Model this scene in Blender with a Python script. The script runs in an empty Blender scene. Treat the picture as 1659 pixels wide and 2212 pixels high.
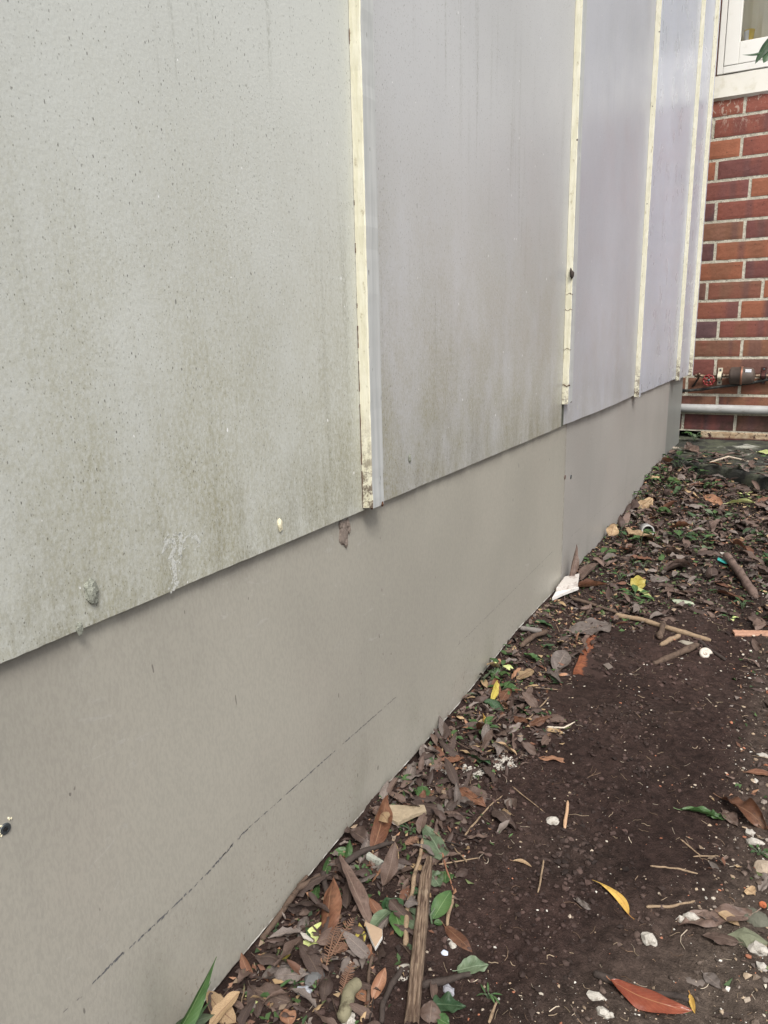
import bpy, bmesh, math, random
import numpy as np
from mathutils import Vector, Matrix, noise as MN
R_ = math.radians
rnd = random.Random(7)
sc = bpy.context.scene
C = sc.collection

# ------------------------------------------------------------------ camera
S = 0.45                                   # metres from the camera to the clad wall
YAW, PITCH, ROLL, FPX = R_(29.0), R_(13.5), R_(-1.25), 1600.0 / 1659.0
CAM = Vector((S, 0, 1.40 * S))
fwd = Vector((-math.sin(YAW) * math.cos(PITCH), math.cos(YAW) * math.cos(PITCH), -math.sin(PITCH)))
rt0 = Vector((math.cos(YAW), math.sin(YAW), 0)); up0 = rt0.cross(fwd)
RT = math.cos(ROLL) * rt0 + math.sin(ROLL) * up0
UP = -math.sin(ROLL) * rt0 + math.cos(ROLL) * up0
cd = bpy.data.cameras.new('camera'); cam = bpy.data.objects.new('camera', cd); C.objects.link(cam)
cd.sensor_fit = 'HORIZONTAL'; cd.sensor_width = 36; cd.lens = 36 * FPX
cd.clip_start = 0.02; cd.clip_end = 400
cam.matrix_world = Matrix(((RT.x, UP.x, -fwd.x, CAM.x), (RT.y, UP.y, -fwd.y, CAM.y), (RT.z, UP.z, -fwd.z, CAM.z), (0, 0, 0, 1)))
sc.camera = cam

# ------------------------------------------------------------------ light
SUN_EL, SUN_AZ = R_(52), R_(138)           # azimuth from +y towards +x
w = bpy.data.worlds.new('World'); sc.world = w; w.use_nodes = True
nt = w.node_tree; nt.nodes.clear()
sky = nt.nodes.new('ShaderNodeTexSky'); sky.sky_type = 'NISHITA'; sky.sun_disc = False
sky.sun_elevation = SUN_EL; sky.sun_rotation = SUN_AZ; sky.air_density = 1.0; sky.dust_density = 3.0
hs = nt.nodes.new('ShaderNodeHueSaturation'); hs.inputs['Saturation'].default_value = 0.34
bg = nt.nodes.new('ShaderNodeBackground'); bg.inputs['Strength'].default_value = 0.125
wo = nt.nodes.new('ShaderNodeOutputWorld')
nt.links.new(sky.outputs[0], hs.inputs['Color']); nt.links.new(hs.outputs[0], bg.inputs[0]); nt.links.new(bg.outputs[0], wo.inputs[0])
sd = bpy.data.lights.new('sun', 'SUN'); sd.energy = 2.1; sd.angle = R_(18); sd.color = (1.0, 0.96, 0.90)
so = bpy.data.objects.new('sun', sd); C.objects.link(so)
sv = Vector((math.sin(SUN_AZ) * math.cos(SUN_EL), math.cos(SUN_AZ) * math.cos(SUN_EL), math.sin(SUN_EL)))
so.rotation_euler = sv.to_track_quat('Z', 'Y').to_euler(); so.location = (3, -3, 5)
sc.view_settings.view_transform = 'Standard'; sc.view_settings.look = 'None'
sc.view_settings.exposure = 0.52; sc.view_settings.gamma = 1.0
sc.render.engine = 'CYCLES'; sc.cycles.use_denoising = True; sc.cycles.max_bounces = 6

# ------------------------------------------------------------------ helpers
FR = {'F': (0, 0, 1), 'A3': (1700, 1400, .4822), 'A4': (1300, 2100, .7233), 'A5': (500, 2500, .663), 'A6': (1400, 2600, .663),
      'B1': (600, 2700, .3014), 'B2': (1100, 2800, .3315), 'B3': (1900, 1450, .3617), 'B4': (1750, 1800, .3315),
      'B5': (1300, 2000, .3315), 'B6': (2100, 2400, .4219), 'C6': (1000, 2500, .3014), 'V': (2150, 1100, .211)}
def ray(fr, x, y):
    ox, oy, s = FR[fr]; x = (ox + x * s) * .6636; y = (oy + y * s) * .6636
    return fwd + RT * ((x - 829.5) / 1600.0) - UP * ((y - 1106.0) / 1600.0)
def atz(fr, x, y, z=0.0):
    r = ray(fr, x, y); return CAM + r * ((z - CAM.z) / r.z)
def atx(fr, x, y, xx=0.0):
    r = ray(fr, x, y); return CAM + r * ((xx - CAM.x) / r.x)
def aty(fr, x, y, yy):
    r = ray(fr, x, y); return CAM + r * ((yy - CAM.y) / r.y)
def sm(v, a, b):
    t = min(1, max(0, (v - a) / (b - a))); return t * t * (3 - 2 * t)
def n3(x, y, z, s): return MN.noise(Vector((x * s, y * s, z * s)))
SLABY = lambda x: 3.32 - 0.80 * x + 0.015 * math.sin(x * 31)
def skz(y):
    P = [(-.9, -.05), (.135, -.022), (.47, -.007), (.69, .006), (.90, .007), (1.08, .010), (1.37, .032), (1.70, .029), (1.71, .022), (3.28, .018), (3.29, .06), (3.8, .08)]
    for (a, za), (b, zb) in zip(P, P[1:]):
        if y <= b: return za + (zb - za) * (y - a) / (b - a)
    return .09
def base_h(x, y):
    b = -0.006; wl = math.exp(-(max(x, 0) / .045) ** 2); b = b * (1 - wl) + wl * (skz(y) - .0035 + .004 * n3(0, y, 8, 14))
    b += 0.014 * sm(y, 1.4, 2.1)
    b += 0.045 * sm(y, 2.2, 3.0) * math.exp(-max(x, 0) / .13)
    b += 0.006 * sm(x, .38, .6) + .030 * sm(y, 2.6, 3.05)
    if y > 3.15: b = min(b, .045)
    return b
def gh(x, y, fine=True):
    if x < -.3 or x > 1.5 or y < -.2 or y > 4.2: return base_h(min(max(x, 0), 1.5), min(max(y, 0), 4)) 
    h = base_h(x, y) + .009 * n3(x, y, 0, 7) + .0055 * n3(x, y, 3, 24) - .006 * max(0, .12 - abs(n3(x, y, 1, 10))) / .12 * max(0, n3(x, y, 8, 4))
    if fine:
        c = n3(x, y, 5, 75); h += .0028 * c
        c = n3(x, y, 9, 190); h += .0021 * c
    return h
def ground(fr, x, y):
    z = 0.0
    for _ in range(3):
        p = atz(fr, x, y, z); z = gh(p.x, p.y)
    p.z = z; return p

def mesh(name, V, F, mats, uv=None, tint=None, mi=None, smooth=False):
    me = bpy.data.meshes.new(name); me.from_pydata([tuple(v) for v in V], [], F)
    for m in (mats if isinstance(mats, (list, tuple)) else [mats]): me.materials.append(m)
    if mi is not None: me.polygons.foreach_set('material_index', mi)
    if uv is not None:
        l = me.uv_layers.new(name='UVMap'); idx = np.empty(len(me.loops), dtype=np.int32); me.loops.foreach_get('vertex_index', idx)
        l.data.foreach_set('uv', np.asarray(uv, dtype=np.float32)[idx].ravel())
    if tint is not None:
        a = me.color_attributes.new('tint', 'FLOAT_COLOR', 'POINT')
        t = np.ones((len(V), 4), dtype=np.float32); t[:, :3] = np.asarray(tint); a.data.foreach_set('color', t.ravel())
    if smooth: me.polygons.foreach_set('use_smooth', [True] * len(me.polygons))
    me.update(); return me
def link(name, me, parent=None, loc=None):
    o = bpy.data.objects.new(name, me); C.objects.link(o)
    if parent is not None: o.parent = parent
    if loc is not None: o.location = loc
    return o
def tag(o, label, cat, group=None, kind=None):
    if label: o['label'] = label
    if cat: o['category'] = cat
    if group: o['group'] = group
    if kind: o['kind'] = kind
    return o
def empty(name, loc=(0, 0, 0)):
    o = bpy.data.objects.new(name, None); C.objects.link(o); o.location = loc; o.empty_display_size = .02; return o
class MB:
    def __init__(s): s.V = []; s.F = []; s.M = []; s.T = []
    def add(s, V, F, m=0, t=(1, 1, 1)):
        n = len(s.V); s.V += [tuple(v) for v in V]; s.F += [tuple(i + n for i in f) for f in F]; s.M += [m] * len(F); s.T += [t] * len(V)
    def box(s, x0, x1, y0, y1, z0, z1, m=0, t=(1, 1, 1)):
        V = [(x, y, z) for z in (z0, z1) for y in (y0, y1) for x in (x0, x1)]
        s.add(V, [(0, 2, 3, 1), (4, 5, 7, 6), (0, 1, 5, 4), (2, 6, 7, 3), (0, 4, 6, 2), (1, 3, 7, 5)], m, t)
    def tube(s, pts, rad, n=8, m=0, t=(1, 1, 1), cap=True, jit=0):
        pts = [Vector(p) for p in pts]; k = len(pts); rads = rad if isinstance(rad, (list, tuple)) else [rad] * k
        V = []; ref = Vector((0.13, 0.21, 1)).normalized()
        d0 = (pts[-1] - pts[0])
        if d0.length > 0 and abs(d0.normalized().dot(ref)) > .9: ref = Vector((1, .2, .1)).normalized()
        for i, p in enumerate(pts):
            d = (pts[min(i + 1, k - 1)] - pts[max(i - 1, 0)])
            d = d.normalized() if d.length > 1e-9 else Vector((0, 0, 1))
            a = d.cross(ref).normalized(); b = d.cross(a)
            for j in range(n):
                th = 2 * math.pi * j / n; r = rads[i] * (1 + jit * (rnd.random() - .5))
                V.append(p + a * (r * math.cos(th)) + b * (r * math.sin(th)))
        F = [(i * n + j, i * n + (j + 1) % n, (i + 1) * n + (j + 1) % n, (i + 1) * n + j) for i in range(k - 1) for j in range(n)]
        if cap: F += [tuple(range(n))[::-1], tuple((k - 1) * n + j for j in range(n))]
        s.add(V, F, m, t)
    def obj(s, name, mats, parent=None, smooth=False, loc=None, bevel=0):
        V = s.V
        if loc is not None: V = [(v[0] - loc[0], v[1] - loc[1], v[2] - loc[2]) for v in V]
        o = link(name, mesh(name, V, s.F, mats, tint=s.T, mi=s.M, smooth=smooth), parent, loc)
        if bevel:
            b = o.modifiers.new('bevel', 'BEVEL'); b.width = bevel; b.segments = 2; b.limit_method = 'ANGLE'
        return o

# ------------------------------------------------------------------ node helpers
class NT:
    def __init__(s, name):
        s.m = bpy.data.materials.new(name); s.m.use_nodes = True; s.t = s.m.node_tree; s.b = s.t.nodes['Principled BSDF']
    def n(s, ty, **k):
        x = s.t.nodes.new(ty)
        for a, v in k.items(): setattr(x, a, v)
        return x
    def l(s, a, b): s.t.links.new(a, b)
    def val(s, sock, v):
        if hasattr(v, 'node'): s.l(v, sock)
        else: sock.default_value = v
    def obj(s, scale=(1, 1, 1), off=(0, 0, 0)):
        c = s.n('ShaderNodeTexCoord'); mp = s.n('ShaderNodeMapping'); s.l(c.outputs['Object'], mp.inputs['Vector'])
        mp.inputs['Scale'].default_value = scale; mp.inputs['Location'].default_value = off; return mp.outputs[0]
    def noise(s, vec, scale, detail=3, rough=.55, dist=0):
        x = s.n('ShaderNodeTexNoise'); s.l(vec, x.inputs['Vector']); x.inputs['Scale'].default_value = scale
        x.inputs['Detail'].default_value = detail; x.inputs['Roughness'].default_value = rough; x.inputs['Distortion'].default_value = dist
        return x.outputs['Fac']
    def ramp(s, f, a, b, lo=0.0, hi=1.0):
        x = s.n('ShaderNodeMapRange'); x.interpolation_type = 'SMOOTHSTEP'; s.l(f, x.inputs['Value'])
        x.inputs['From Min'].default_value = a; x.inputs['From Max'].default_value = b
        x.inputs['To Min'].default_value = lo; x.inputs['To Max'].default_value = hi; return x.outputs[0]
    def math(s, op, a, b=0.0):
        x = s.n('ShaderNodeMath', operation=op); s.val(x.inputs[0], a); s.val(x.inputs[1], b); return x.outputs[0]
    def mix(s, f, a, b, mode='MIX'):
        x = s.n('ShaderNodeMix', data_type='RGBA', blend_type=mode); s.val(x.inputs[0], f)
        s.val(x.inputs[6], a if hasattr(a, 'node') else (*a, 1)); s.val(x.inputs[7], b if hasattr(b, 'node') else (*b, 1)); return x.outputs[2]
    def dots(s, vec, scale, rad, dens):
        x = s.n('ShaderNodeTexVoronoi'); s.l(vec, x.inputs['Vector']); x.inputs['Scale'].default_value = scale
        dn = s.math('ADD', x.outputs['Distance'], s.math('MULTIPLY', s.math('SUBTRACT', s.noise(vec, scale * 2.2, 3, .7), .5), rad * 1.6)); hit = s.ramp(dn, rad, rad * .45); r = s.sep(x.outputs['Color'])
        ok = s.math('LESS_THAN', r[0], dens); sz = s.math('ADD', .35, s.math('MULTIPLY', r[1], .65))
        return s.math('MULTIPLY', s.math('MULTIPLY', hit, ok), sz)
    def sep(s, vec): x = s.n('ShaderNodeSeparateXYZ'); s.l(vec, x.inputs[0]); return x.outputs
    def bump(s, h, strength=.5, dist=.001):
        x = s.n('ShaderNodeBump'); x.inputs['Strength'].default_value = strength; x.inputs['Distance'].default_value = dist
        s.l(h, x.inputs['Height']); s.l(x.outputs[0], s.b.inputs['Normal'])
    def out(s, col=None, rough=.5, spec=.5, metal=0):
        if col is not None: s.val(s.b.inputs['Base Color'], col if hasattr(col, 'node') else (*col, 1))
        s.val(s.b.inputs['Roughness'], rough); s.b.inputs['Specular IOR Level'].default_value = spec; s.b.inputs['Metallic'].default_value = metal
        return s.m

def m_sheet(name, base, off, dirt=1.0, rg_=.33, bmp=.20):
    k = NT(name); v = k.obj(off=off); z = k.sep(k.obj())[2]
    vs = k.obj(scale=(1, 1, .62), off=off)                       # vertical drift of the specks
    col = k.mix(k.ramp(k.noise(v, 2.2, 2), .3, .7), tuple(c * .93 for c in base), tuple(min(1, c * 1.06) for c in base))
    # wet weather streaks
    st = k.math('MULTIPLY', k.ramp(k.noise(k.obj(scale=(1, 1, .025), off=off), 95, 3), .54, .70), k.ramp(k.noise(vs, 300, 3, .7), .40, .60))
    stm = k.math('MULTIPLY', st, k.ramp(k.noise(v, 3.1, 2), .42, .66, 0, .4 * dirt))
    col = k.mix(stm, col, (.19, .19, .15))
    # lower, dirtier band
    low = k.ramp(z, 1.0, .40, 0, 1)
    grime = k.math('MULTIPLY', low, k.ramp(k.noise(vs, 9, 5, .75), .18, .74, .05, .78 * dirt))
    grime = k.math('MULTIPLY', grime, k.ramp(k.noise(vs, 260, 6, .85), .36, .62, .25, 1)); col = k.mix(grime, col, (.26, .235, .115))
    # mould specks
    sp = k.ramp(k.noise(vs, 420, 6, .85), .50, .66)
    dens = k.ramp(k.noise(vs, 5.5, 4, .7), .40, .66, .22, 1)
    dens = k.math('MINIMUM', k.math('ADD', k.math('MULTIPLY', dens, .55), k.math('MULTIPLY', low, .45)), 1)
    col = k.mix(k.math('MULTIPLY', sp, k.math('MULTIPLY', dens, .38 * dirt)), col, (.15, .145, .105))
    sp2 = k.ramp(k.noise(k.obj(scale=(1, 1, .3), off=(off[0] + 3, off[1], off[2])), 150, 2, .5), .765, .79)
    col = k.mix(k.math('MULTIPLY', sp2, .6 if dirt > .6 else 0.0), col, (.035, .03, .025))
    d1 = k.dots(k.obj(scale=(1, 1, .6), off=off), 460, .26, k.math('MULTIPLY', dens, .50 * dirt)); col = k.mix(k.math('MULTIPLY', d1, .75), col, (.09, .085, .055))
    d2 = k.dots(k.obj(scale=(1, 1, .5), off=(off[0] + 1, off[1], off[2])), 230, .17, k.math('MULTIPLY', k.ramp(k.noise(k.obj(scale=(1, 1, .12), off=off), 17, 3), .45, .62, .03, .5), dirt)); col = k.mix(k.math('MULTIPLY', d2, .8), col, (.05, .042, .035))
    # algae at the drip edge
    al = k.math('MULTIPLY', k.ramp(z, .56, .42), k.ramp(k.noise(k.obj(scale=(1, 1, .35), off=off), 20, 6, .75), .36, .70, 0, .62 * dirt))
    al = k.math('MULTIPLY', al, k.ramp(k.noise(vs, 380, 6, .85), .36, .62, .15, 1))
    col = k.mix(al, col, (.13, .11, .045))
    ws = k.ramp(k.noise(k.obj(scale=(1, 1, .5), off=(off[0], off[1] + 7, off[2])), 210, 0), .875, .89)
    col = k.mix(ws, col, (.85, .85, .85))
    h = k.math('ADD', k.math('MULTIPLY', k.noise(v, 330, 2, .5), 1), k.math('MULTIPLY', k.noise(v, 120, 2), .6))
    k.bump(h, bmp, .0010)
    return k.out(col, k.ramp(k.noise(v, 12, 2), .3, .7, rg_, rg_ + .1), .5)
def m_skirt(name, base, off):
    k = NT(name); v = k.obj(off=off); z = k.sep(k.obj())[2]
    col = k.mix(k.ramp(k.noise(v, 3.0, 3), .3, .7), tuple(c * .93 for c in base), tuple(c * 1.07 for c in base))
    col = k.mix(k.ramp(k.noise(k.obj(off=(5, off[1], 2)), 3.5, 3), .45, .8, 0, .12), col, (.36, .27, .245))
    col = k.mix(k.ramp(k.noise(k.obj(scale=(1, 1, .06), off=off), 42, 3), .55, .85, 0, .12), col, (.2, .19, .18))
    lo = k.math('MULTIPLY', k.ramp(z, .16, .0), k.ramp(k.noise(k.obj(scale=(1, 1, .4), off=off), 13, 4), .48, .75, 0, .28))
    col = k.mix(lo, col, (.14, .145, .10))
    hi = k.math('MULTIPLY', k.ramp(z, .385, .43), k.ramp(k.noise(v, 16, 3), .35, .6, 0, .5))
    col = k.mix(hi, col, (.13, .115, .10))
    sp = k.ramp(k.noise(k.obj(scale=(1, 1, .4), off=off), 130, 1), .775, .80)
    col = k.mix(k.math('MULTIPLY', sp, .6), col, (.06, .05, .05))
    mud = k.math('MULTIPLY', k.ramp(z, .17, .01), k.ramp(k.noise(k.obj(scale=(1, 1, .8), off=off), 210, 5, .75), .56, .68, 0, .75)); mud = k.math('MULTIPLY', mud, k.ramp(k.noise(v, 9, 3), .35, .6)); col = k.mix(mud, col, (.12, .09, .065))
    scf = k.math('MULTIPLY', k.ramp(k.noise(k.obj(scale=(1, .35, 1), off=off), 55, 5, .8, 1.0), .60, .66, 0, .4), k.ramp(k.noise(v, 4.5, 2), .5, .65)); col = k.mix(scf, col, (.50, .49, .46))
    fine = k.noise(k.obj(scale=(1, 1, .45), off=off), 420, 2)
    col = k.mix(k.ramp(fine, .35, .68, 0, .16), col, (.16, .15, .14))
    k.bump(fine, .25, .0006)
    return k.out(col, .46, .45)
def m_plain(name, col, rough=.5, spec=.5, metal=0, var=.12, scale=60, bump=.3, dark=None, darkf=.5):
    k = NT(name); v = k.obj()
    c = k.mix(k.noise(v, scale, 3), tuple(x * (1 - var) for x in col), tuple(min(1, x * (1 + var)) for x in col))
    if dark is not None: c = k.mix(k.ramp(k.noise(v, scale * .7, 4, .7), .5, .72, 0, darkf), c, dark)
    k.bump(k.noise(v, scale * 4, 3), bump, .0008); return k.out(c, rough, spec, metal)
def m_tint(name, rough=.8, spec=.3, scale=200, var=.35, bump=.5, bd=.001):
    k = NT(name); v = k.obj(); a = k.n('ShaderNodeAttribute', attribute_name='tint')
    n = k.noise(v, scale, 4, .65)
    c = k.mix(1.0, a.outputs['Color'], k.mix(n, (1 - var,) * 3, (1 + var,) * 3), 'MULTIPLY')
    k.bump(n, bump, bd); return k.out(c, rough, spec)
def m_leaf(name, c1, c2, vein, rough=.55, spot=.5, spec=.4, spotc=(.03, .02, .015), gain=.22):
    k = NT(name); uv = k.n('ShaderNodeUVMap'); u = k.sep(uv.outputs[0]); oi = k.n('ShaderNodeObjectInfo')
    v = k.obj(); nz = k.noise(v, 55, 4, .6)
    c = k.mix(k.ramp(nz, .3, .7), c1, c2)
    c = k.mix(k.math('MULTIPLY', k.ramp(k.noise(v, 150, 4, .7), .5, .68), spot), c, spotc)
    a = k.math('ABSOLUTE', k.math('SUBTRACT', u[1], .5))
    mid = k.ramp(a, .035, .012)
    lat = k.math('SINE', k.math('MULTIPLY', k.math('SUBTRACT', u[0], k.math('MULTIPLY', a, .5)), 75))
    lat = k.ramp(lat, .86, 1.0, 0, .28)
    c = k.mix(k.math('MAXIMUM', mid, lat), c, vein)
    g = k.math('ADD', k.math('MULTIPLY', oi.outputs['Random'], gain * 2), 1 - gain)
    cm = k.n('ShaderNodeCombineXYZ'); [k.l(g, cm.inputs[i]) for i in range(3)]
    c = k.mix(1.0, c, cm.outputs[0], 'MULTIPLY')
    k.bump(k.math('ADD', k.noise(v, 260, 3), k.math('MULTIPLY', k.math('MAXIMUM', mid, lat), -.6)), .5, .0008)
    k.out(c, rough, spec)
    tr = k.n('ShaderNodeBsdfTranslucent'); k.l(c, tr.inputs[0]); ms = k.n('ShaderNodeMixShader'); ms.inputs[0].default_value = .12
    o = k.t.nodes['Material Output']; k.l(k.b.outputs[0], ms.inputs[1]); k.l(tr.outputs[0], ms.inputs[2]); k.l(ms.outputs[0], o.inputs[0])
    return k.m
LV = {
 'brown': m_leaf('leaf_brown', (.105, .066, .052), (.18, .125, .10), (.21, .15, .115)),
 'dark': m_leaf('leaf_dark', (.052, .034, .028), (.10, .068, .056), (.12, .085, .065)),
 'grey': m_leaf('leaf_grey', (.13, .105, .092), (.22, .185, .165), (.26, .21, .18)),
 'tan': m_leaf('leaf_tan', (.32, .21, .12), (.47, .34, .20), (.22, .13, .08), .6, .25),
 'rust': m_leaf('leaf_rust', (.115, .048, .028), (.20, .095, .055), (.26, .14, .08), .4, .4),
 'orange': m_leaf('leaf_orange', (.30, .14, .08), (.40, .21, .125), (.44, .27, .17), .5, .25),
 'glossred': m_leaf('leaf_glossy_red', (.25, .055, .028), (.33, .085, .042), (.42, .17, .08), .25, .15, .6),
 'yellow': m_leaf('leaf_yellow', (.44, .36, .07), (.54, .45, .12), (.45, .34, .06), .45, .45, .4, (.22, .13, .02)),
 'lime': m_leaf('leaf_lime', (.50, .58, .20), (.62, .66, .30), (.66, .70, .40), .45, .3, .4, (.25, .20, .06)),
 'green': m_leaf('leaf_green', (.035, .085, .025), (.075, .14, .045), (.14, .21, .09), .42, .12),
 'deep': m_leaf('leaf_deep_green', (.022, .06, .022), (.05, .10, .045), (.10, .16, .08), .4, .1),
 'sage': m_leaf('leaf_sage', (.085, .125, .07), (.145, .19, .115), (.20, .25, .165), .5, .15),
 'gold': m_leaf('leaf_gold', (.50, .30, .07), (.60, .40, .10), (.40, .20, .06), .4, .3),
}
M_BARK = m_plain('bark', (.115, .080, .060), .85, .2, var=.55, scale=130, bump=1, dark=(.028, .02, .016), darkf=.8)
M_DBARK = m_plain('dark_bark', (.055, .042, .036), .8, .25, var=.6, scale=110, bump=1, dark=(.014, .011, .01))
M_TWIG = m_plain('pale_twig', (.30, .215, .14), .75, .25, var=.4, scale=150, bump=.8, dark=(.09, .06, .04), darkf=.8)
M_WHITE = m_plain('white_chip', (.47, .44, .39), .75, .3, var=.35, scale=150, bump=.7, dark=(.13, .10, .075), darkf=.85)
M_TINT = m_tint('tinted_grit'); M_CREAM = m_plain('cream_paint', (.72, .67, .49), .5, .4, var=.06, scale=45, bump=.5, dark=(.30, .25, .13), darkf=.35)

# ------------------------------------------------------------------ ground
def m_soil():
    k = NT('soil'); v = k.obj(); a = k.n('ShaderNodeAttribute', attribute_name='tint').outputs['Color']
    n = k.noise(v, 85, 6, .72); n2 = k.noise(v, 420, 4, .65)
    c = k.mix(k.ramp(n, .3, .72), (.55,) * 3, (1.4,) * 3); c = k.mix(1.0, a, c, 'MULTIPLY')
    c = k.mix(k.ramp(n2, .72, .78, 0, .7), c, (.28, .21, .15))
    c = k.mix(k.ramp(k.noise(v, 600, 2), .79, .81), c, (.5, .46, .4))
    k.bump(k.math('ADD', n, k.math('MULTIPLY', n2, .7)), 1.0, .006)
    return k.out(c, .93, .15)
M_SOIL = m_soil()
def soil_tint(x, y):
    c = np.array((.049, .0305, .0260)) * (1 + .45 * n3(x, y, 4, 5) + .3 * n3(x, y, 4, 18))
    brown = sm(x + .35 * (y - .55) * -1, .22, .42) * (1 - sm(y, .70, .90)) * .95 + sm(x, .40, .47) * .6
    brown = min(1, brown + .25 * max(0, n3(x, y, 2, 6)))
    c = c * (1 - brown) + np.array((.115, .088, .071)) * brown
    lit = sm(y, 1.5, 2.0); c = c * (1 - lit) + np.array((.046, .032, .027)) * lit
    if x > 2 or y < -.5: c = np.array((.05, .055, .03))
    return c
xs = list(np.arange(-.03, .72, .0036)); ys = [.30]
while ys[-1] < 3.4: ys.append(ys[-1] + .0036 + .0022 * (ys[-1] - .3))
gx = [-60, -20, -6, -2, -.6, -.2] + xs + [.8, .95, 1.15, 1.45, 2, 3, 6, 15, 60]
gy = [-60, -20, -6, -2, -.8, -.2, .1] + ys + [3.6, 4.0, 4.6, 7, 20, 60]
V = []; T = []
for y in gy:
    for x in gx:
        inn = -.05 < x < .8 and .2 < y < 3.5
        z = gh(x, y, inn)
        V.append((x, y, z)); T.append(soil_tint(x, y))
nx = len(gx); F = [(j * nx + i, j * nx + i + 1, (j + 1) * nx + i + 1, (j + 1) * nx + i) for j in range(len(gy) - 1) for i in range(nx - 1)]
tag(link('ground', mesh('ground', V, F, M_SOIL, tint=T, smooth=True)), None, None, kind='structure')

# concrete path slab in front of the brick wall
def m_slab():
    k = NT('mossy_concrete'); v = k.obj()
    c = k.mix(k.ramp(k.noise(v, 9, 5, .65), .42, .6), (.035, .036, .032), (.085, .092, .062))
    c = k.mix(k.ramp(k.noise(k.obj(off=(4, 1, 0)), 6, 4, .6, .5), .60, .72), c, (.42, .42, .36))
    c = k.mix(k.ramp(k.noise(v, 60, 4, .7), .5, .7, 0, .7), c, (.02, .019, .018))
    k.bump(k.noise(v, 90, 4, .7), .9, .003); return k.out(c, .8, .3)
V = []; F = []
sx = list(np.arange(-.3, 1.2, .03)) + [1.5, 2, 3, 5]; prof = [(0, -.02), (0, .055), (.004, .080), (.012, .090), (.03, .093)] + [(.03 + .03 * i, .094) for i in range(1, 34)]
for x in sx:
    y0 = SLABY(min(x, 1.5)) 
    for j, (d, z) in enumerate(prof):
        yy = y0 + d if j < 5 else y0 + (4.05 - y0) * (j - 3) / (len(prof) - 4)
        V.append((x, yy + (.008 * n3(x, z, 1, 25) if j < 4 else 0), z + (.006 * n3(x, yy, 1, 9) if j > 1 else 0)))
q = len(prof); F = [(i * q + j, (i + 1) * q + j, (i + 1) * q + j + 1, i * q + j + 1) for i in range(len(sx) - 1) for j in range(q - 1)]
tag(link('path', mesh('path', V, F, m_slab(), smooth=True)), None, None, kind='structure')

# ------------------------------------------------------------------ clad wall
wall = tag(empty('clad_wall'), 'long pale grey fibre sheet wall with cream battens above taupe skirting boards', 'wall')
ZB = 0.421
M_SH = [m_sheet('sheet_greenish_cast', (.58, .595, .56), (0, 0, 0), 1), m_sheet('sheet_paint_grey', (.50, .505, .515), (1.3, 2, .5), 1.15),  # nearest sheet: warm greenish cast of the light is part of its base colour
        m_sheet('sheet_bluish_glow', (.465, .475, .525), (2.3, 4, 1.5), .5, .30, .04), m_sheet('sheet_pale_glow', (.54, .57, .66), (4.3, 1, 2.5), .4, .26, .012)]  # far sheets: bluish glow of reflected light mixed into the base colours
bats = [.758, 1.632, 2.473, 3.384, 3.803]
edges = [-.9] + [b + .012 for b in bats[:4]] + [3.835]
def bow(y, z):                                                   # the third sheet lifts a little off the skirting at its foot
    if 1.65 < y < 2.48: return .006 * math.sin((y - 1.65) / .83 * math.pi) * math.exp(-(z - ZB) / .12)
    return 0
def bottom(y):
    return ZB + .0012 * n3(0, y, 1, 9) + .0005 * n3(0, y, 4, 120)
for i in range(5):
    y0, y1 = edges[i] + .0004, edges[i + 1] - .0004
    ny = max(10, int((y1 - y0) / .008)); zz = [None, .43, .45, .48, .55, .7, 1.0, 1.6, 2.7]
    V = []; F = []; dz = [0, 0, .002, -.001, -.008][i]
    for side in (0, 1):
        for y in np.linspace(y0, y1, ny + 1):
            for z in zz:
                z = bottom(y) + dz if z is None else z
                V.append((bow(y, z) - (.0055 if side else 0), y, z))
    q = len(zz); N = (ny + 1) * q
    for a in range(ny):
        for b in range(q - 1):
            f = (a * q + b, (a + 1) * q + b, (a + 1) * q + b + 1, a * q + b + 1); F.append(f); F.append(tuple(v + N for v in f[::-1]))
        F.append((a * q, a * q + N, (a + 1) * q + N, (a + 1) * q)); F.append((a * q + q - 1, (a + 1) * q + q - 1, (a + 1) * q + q - 1 + N, a * q + q - 1 + N))
    for a in (0, ny):
        for b in range(q - 1): F.append((a * q + b, a * q + b + 1, a * q + b + 1 + N, a * q + b + N))
    s = link('cladding_sheet', mesh('cladding_sheet', V, F, M_SH[[0, 1, 2, 3, 3][i]]), wall)
    if i == 0: s['label'] = 'greenish grey sheet with mould specks, nearest the camera'

# battens: grey faces, cream edges
k = NT('batten_edge_cream'); v = k.obj()
c = k.mix(k.ramp(k.noise(k.obj(scale=(1, 1, .12)), 150, 5, .7), .32, .68), (.66, .63, .47), (.78, .755, .62))
c = k.mix(k.ramp(k.noise(k.obj(scale=(1, 1, .5)), 140, 4, .7), .57, .72, 0, .6), c, (.30, .24, .13))
c = k.mix(k.ramp(k.noise(k.obj(scale=(1, 1, .7), off=(2, 0, 0)), 75, 2), .715, .745, 0, .9), c, (.05, .035, .03))
c = k.mix(k.math('MULTIPLY', k.ramp(k.sep(k.obj())[2], .56, .42), k.ramp(k.noise(v, 90, 5, .8), .42, .58, 0, .95)), c, (.085, .05, .035))
k.bump(k.noise(k.obj(scale=(1, 1, .3)), 190, 4), .7, .0012); M_EDGE = k.out(c, .55, .4)
k = NT('batten_face_grey'); v = k.obj(scale=(1, 1, .05)); c = k.mix(k.ramp(k.noise(v, 160, 3), .3, .7), (.43, .445, .44), (.53, .54, .53)); c = k.mix(k.ramp(k.noise(k.obj(scale=(1, 1, .3)), 170, 2), .72, .75, 0, .7), c, (.10, .09, .08)); k.bump(k.noise(v, 300, 2), .3, .0006); M_BFACE = k.out(c, .45, .45)
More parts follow.
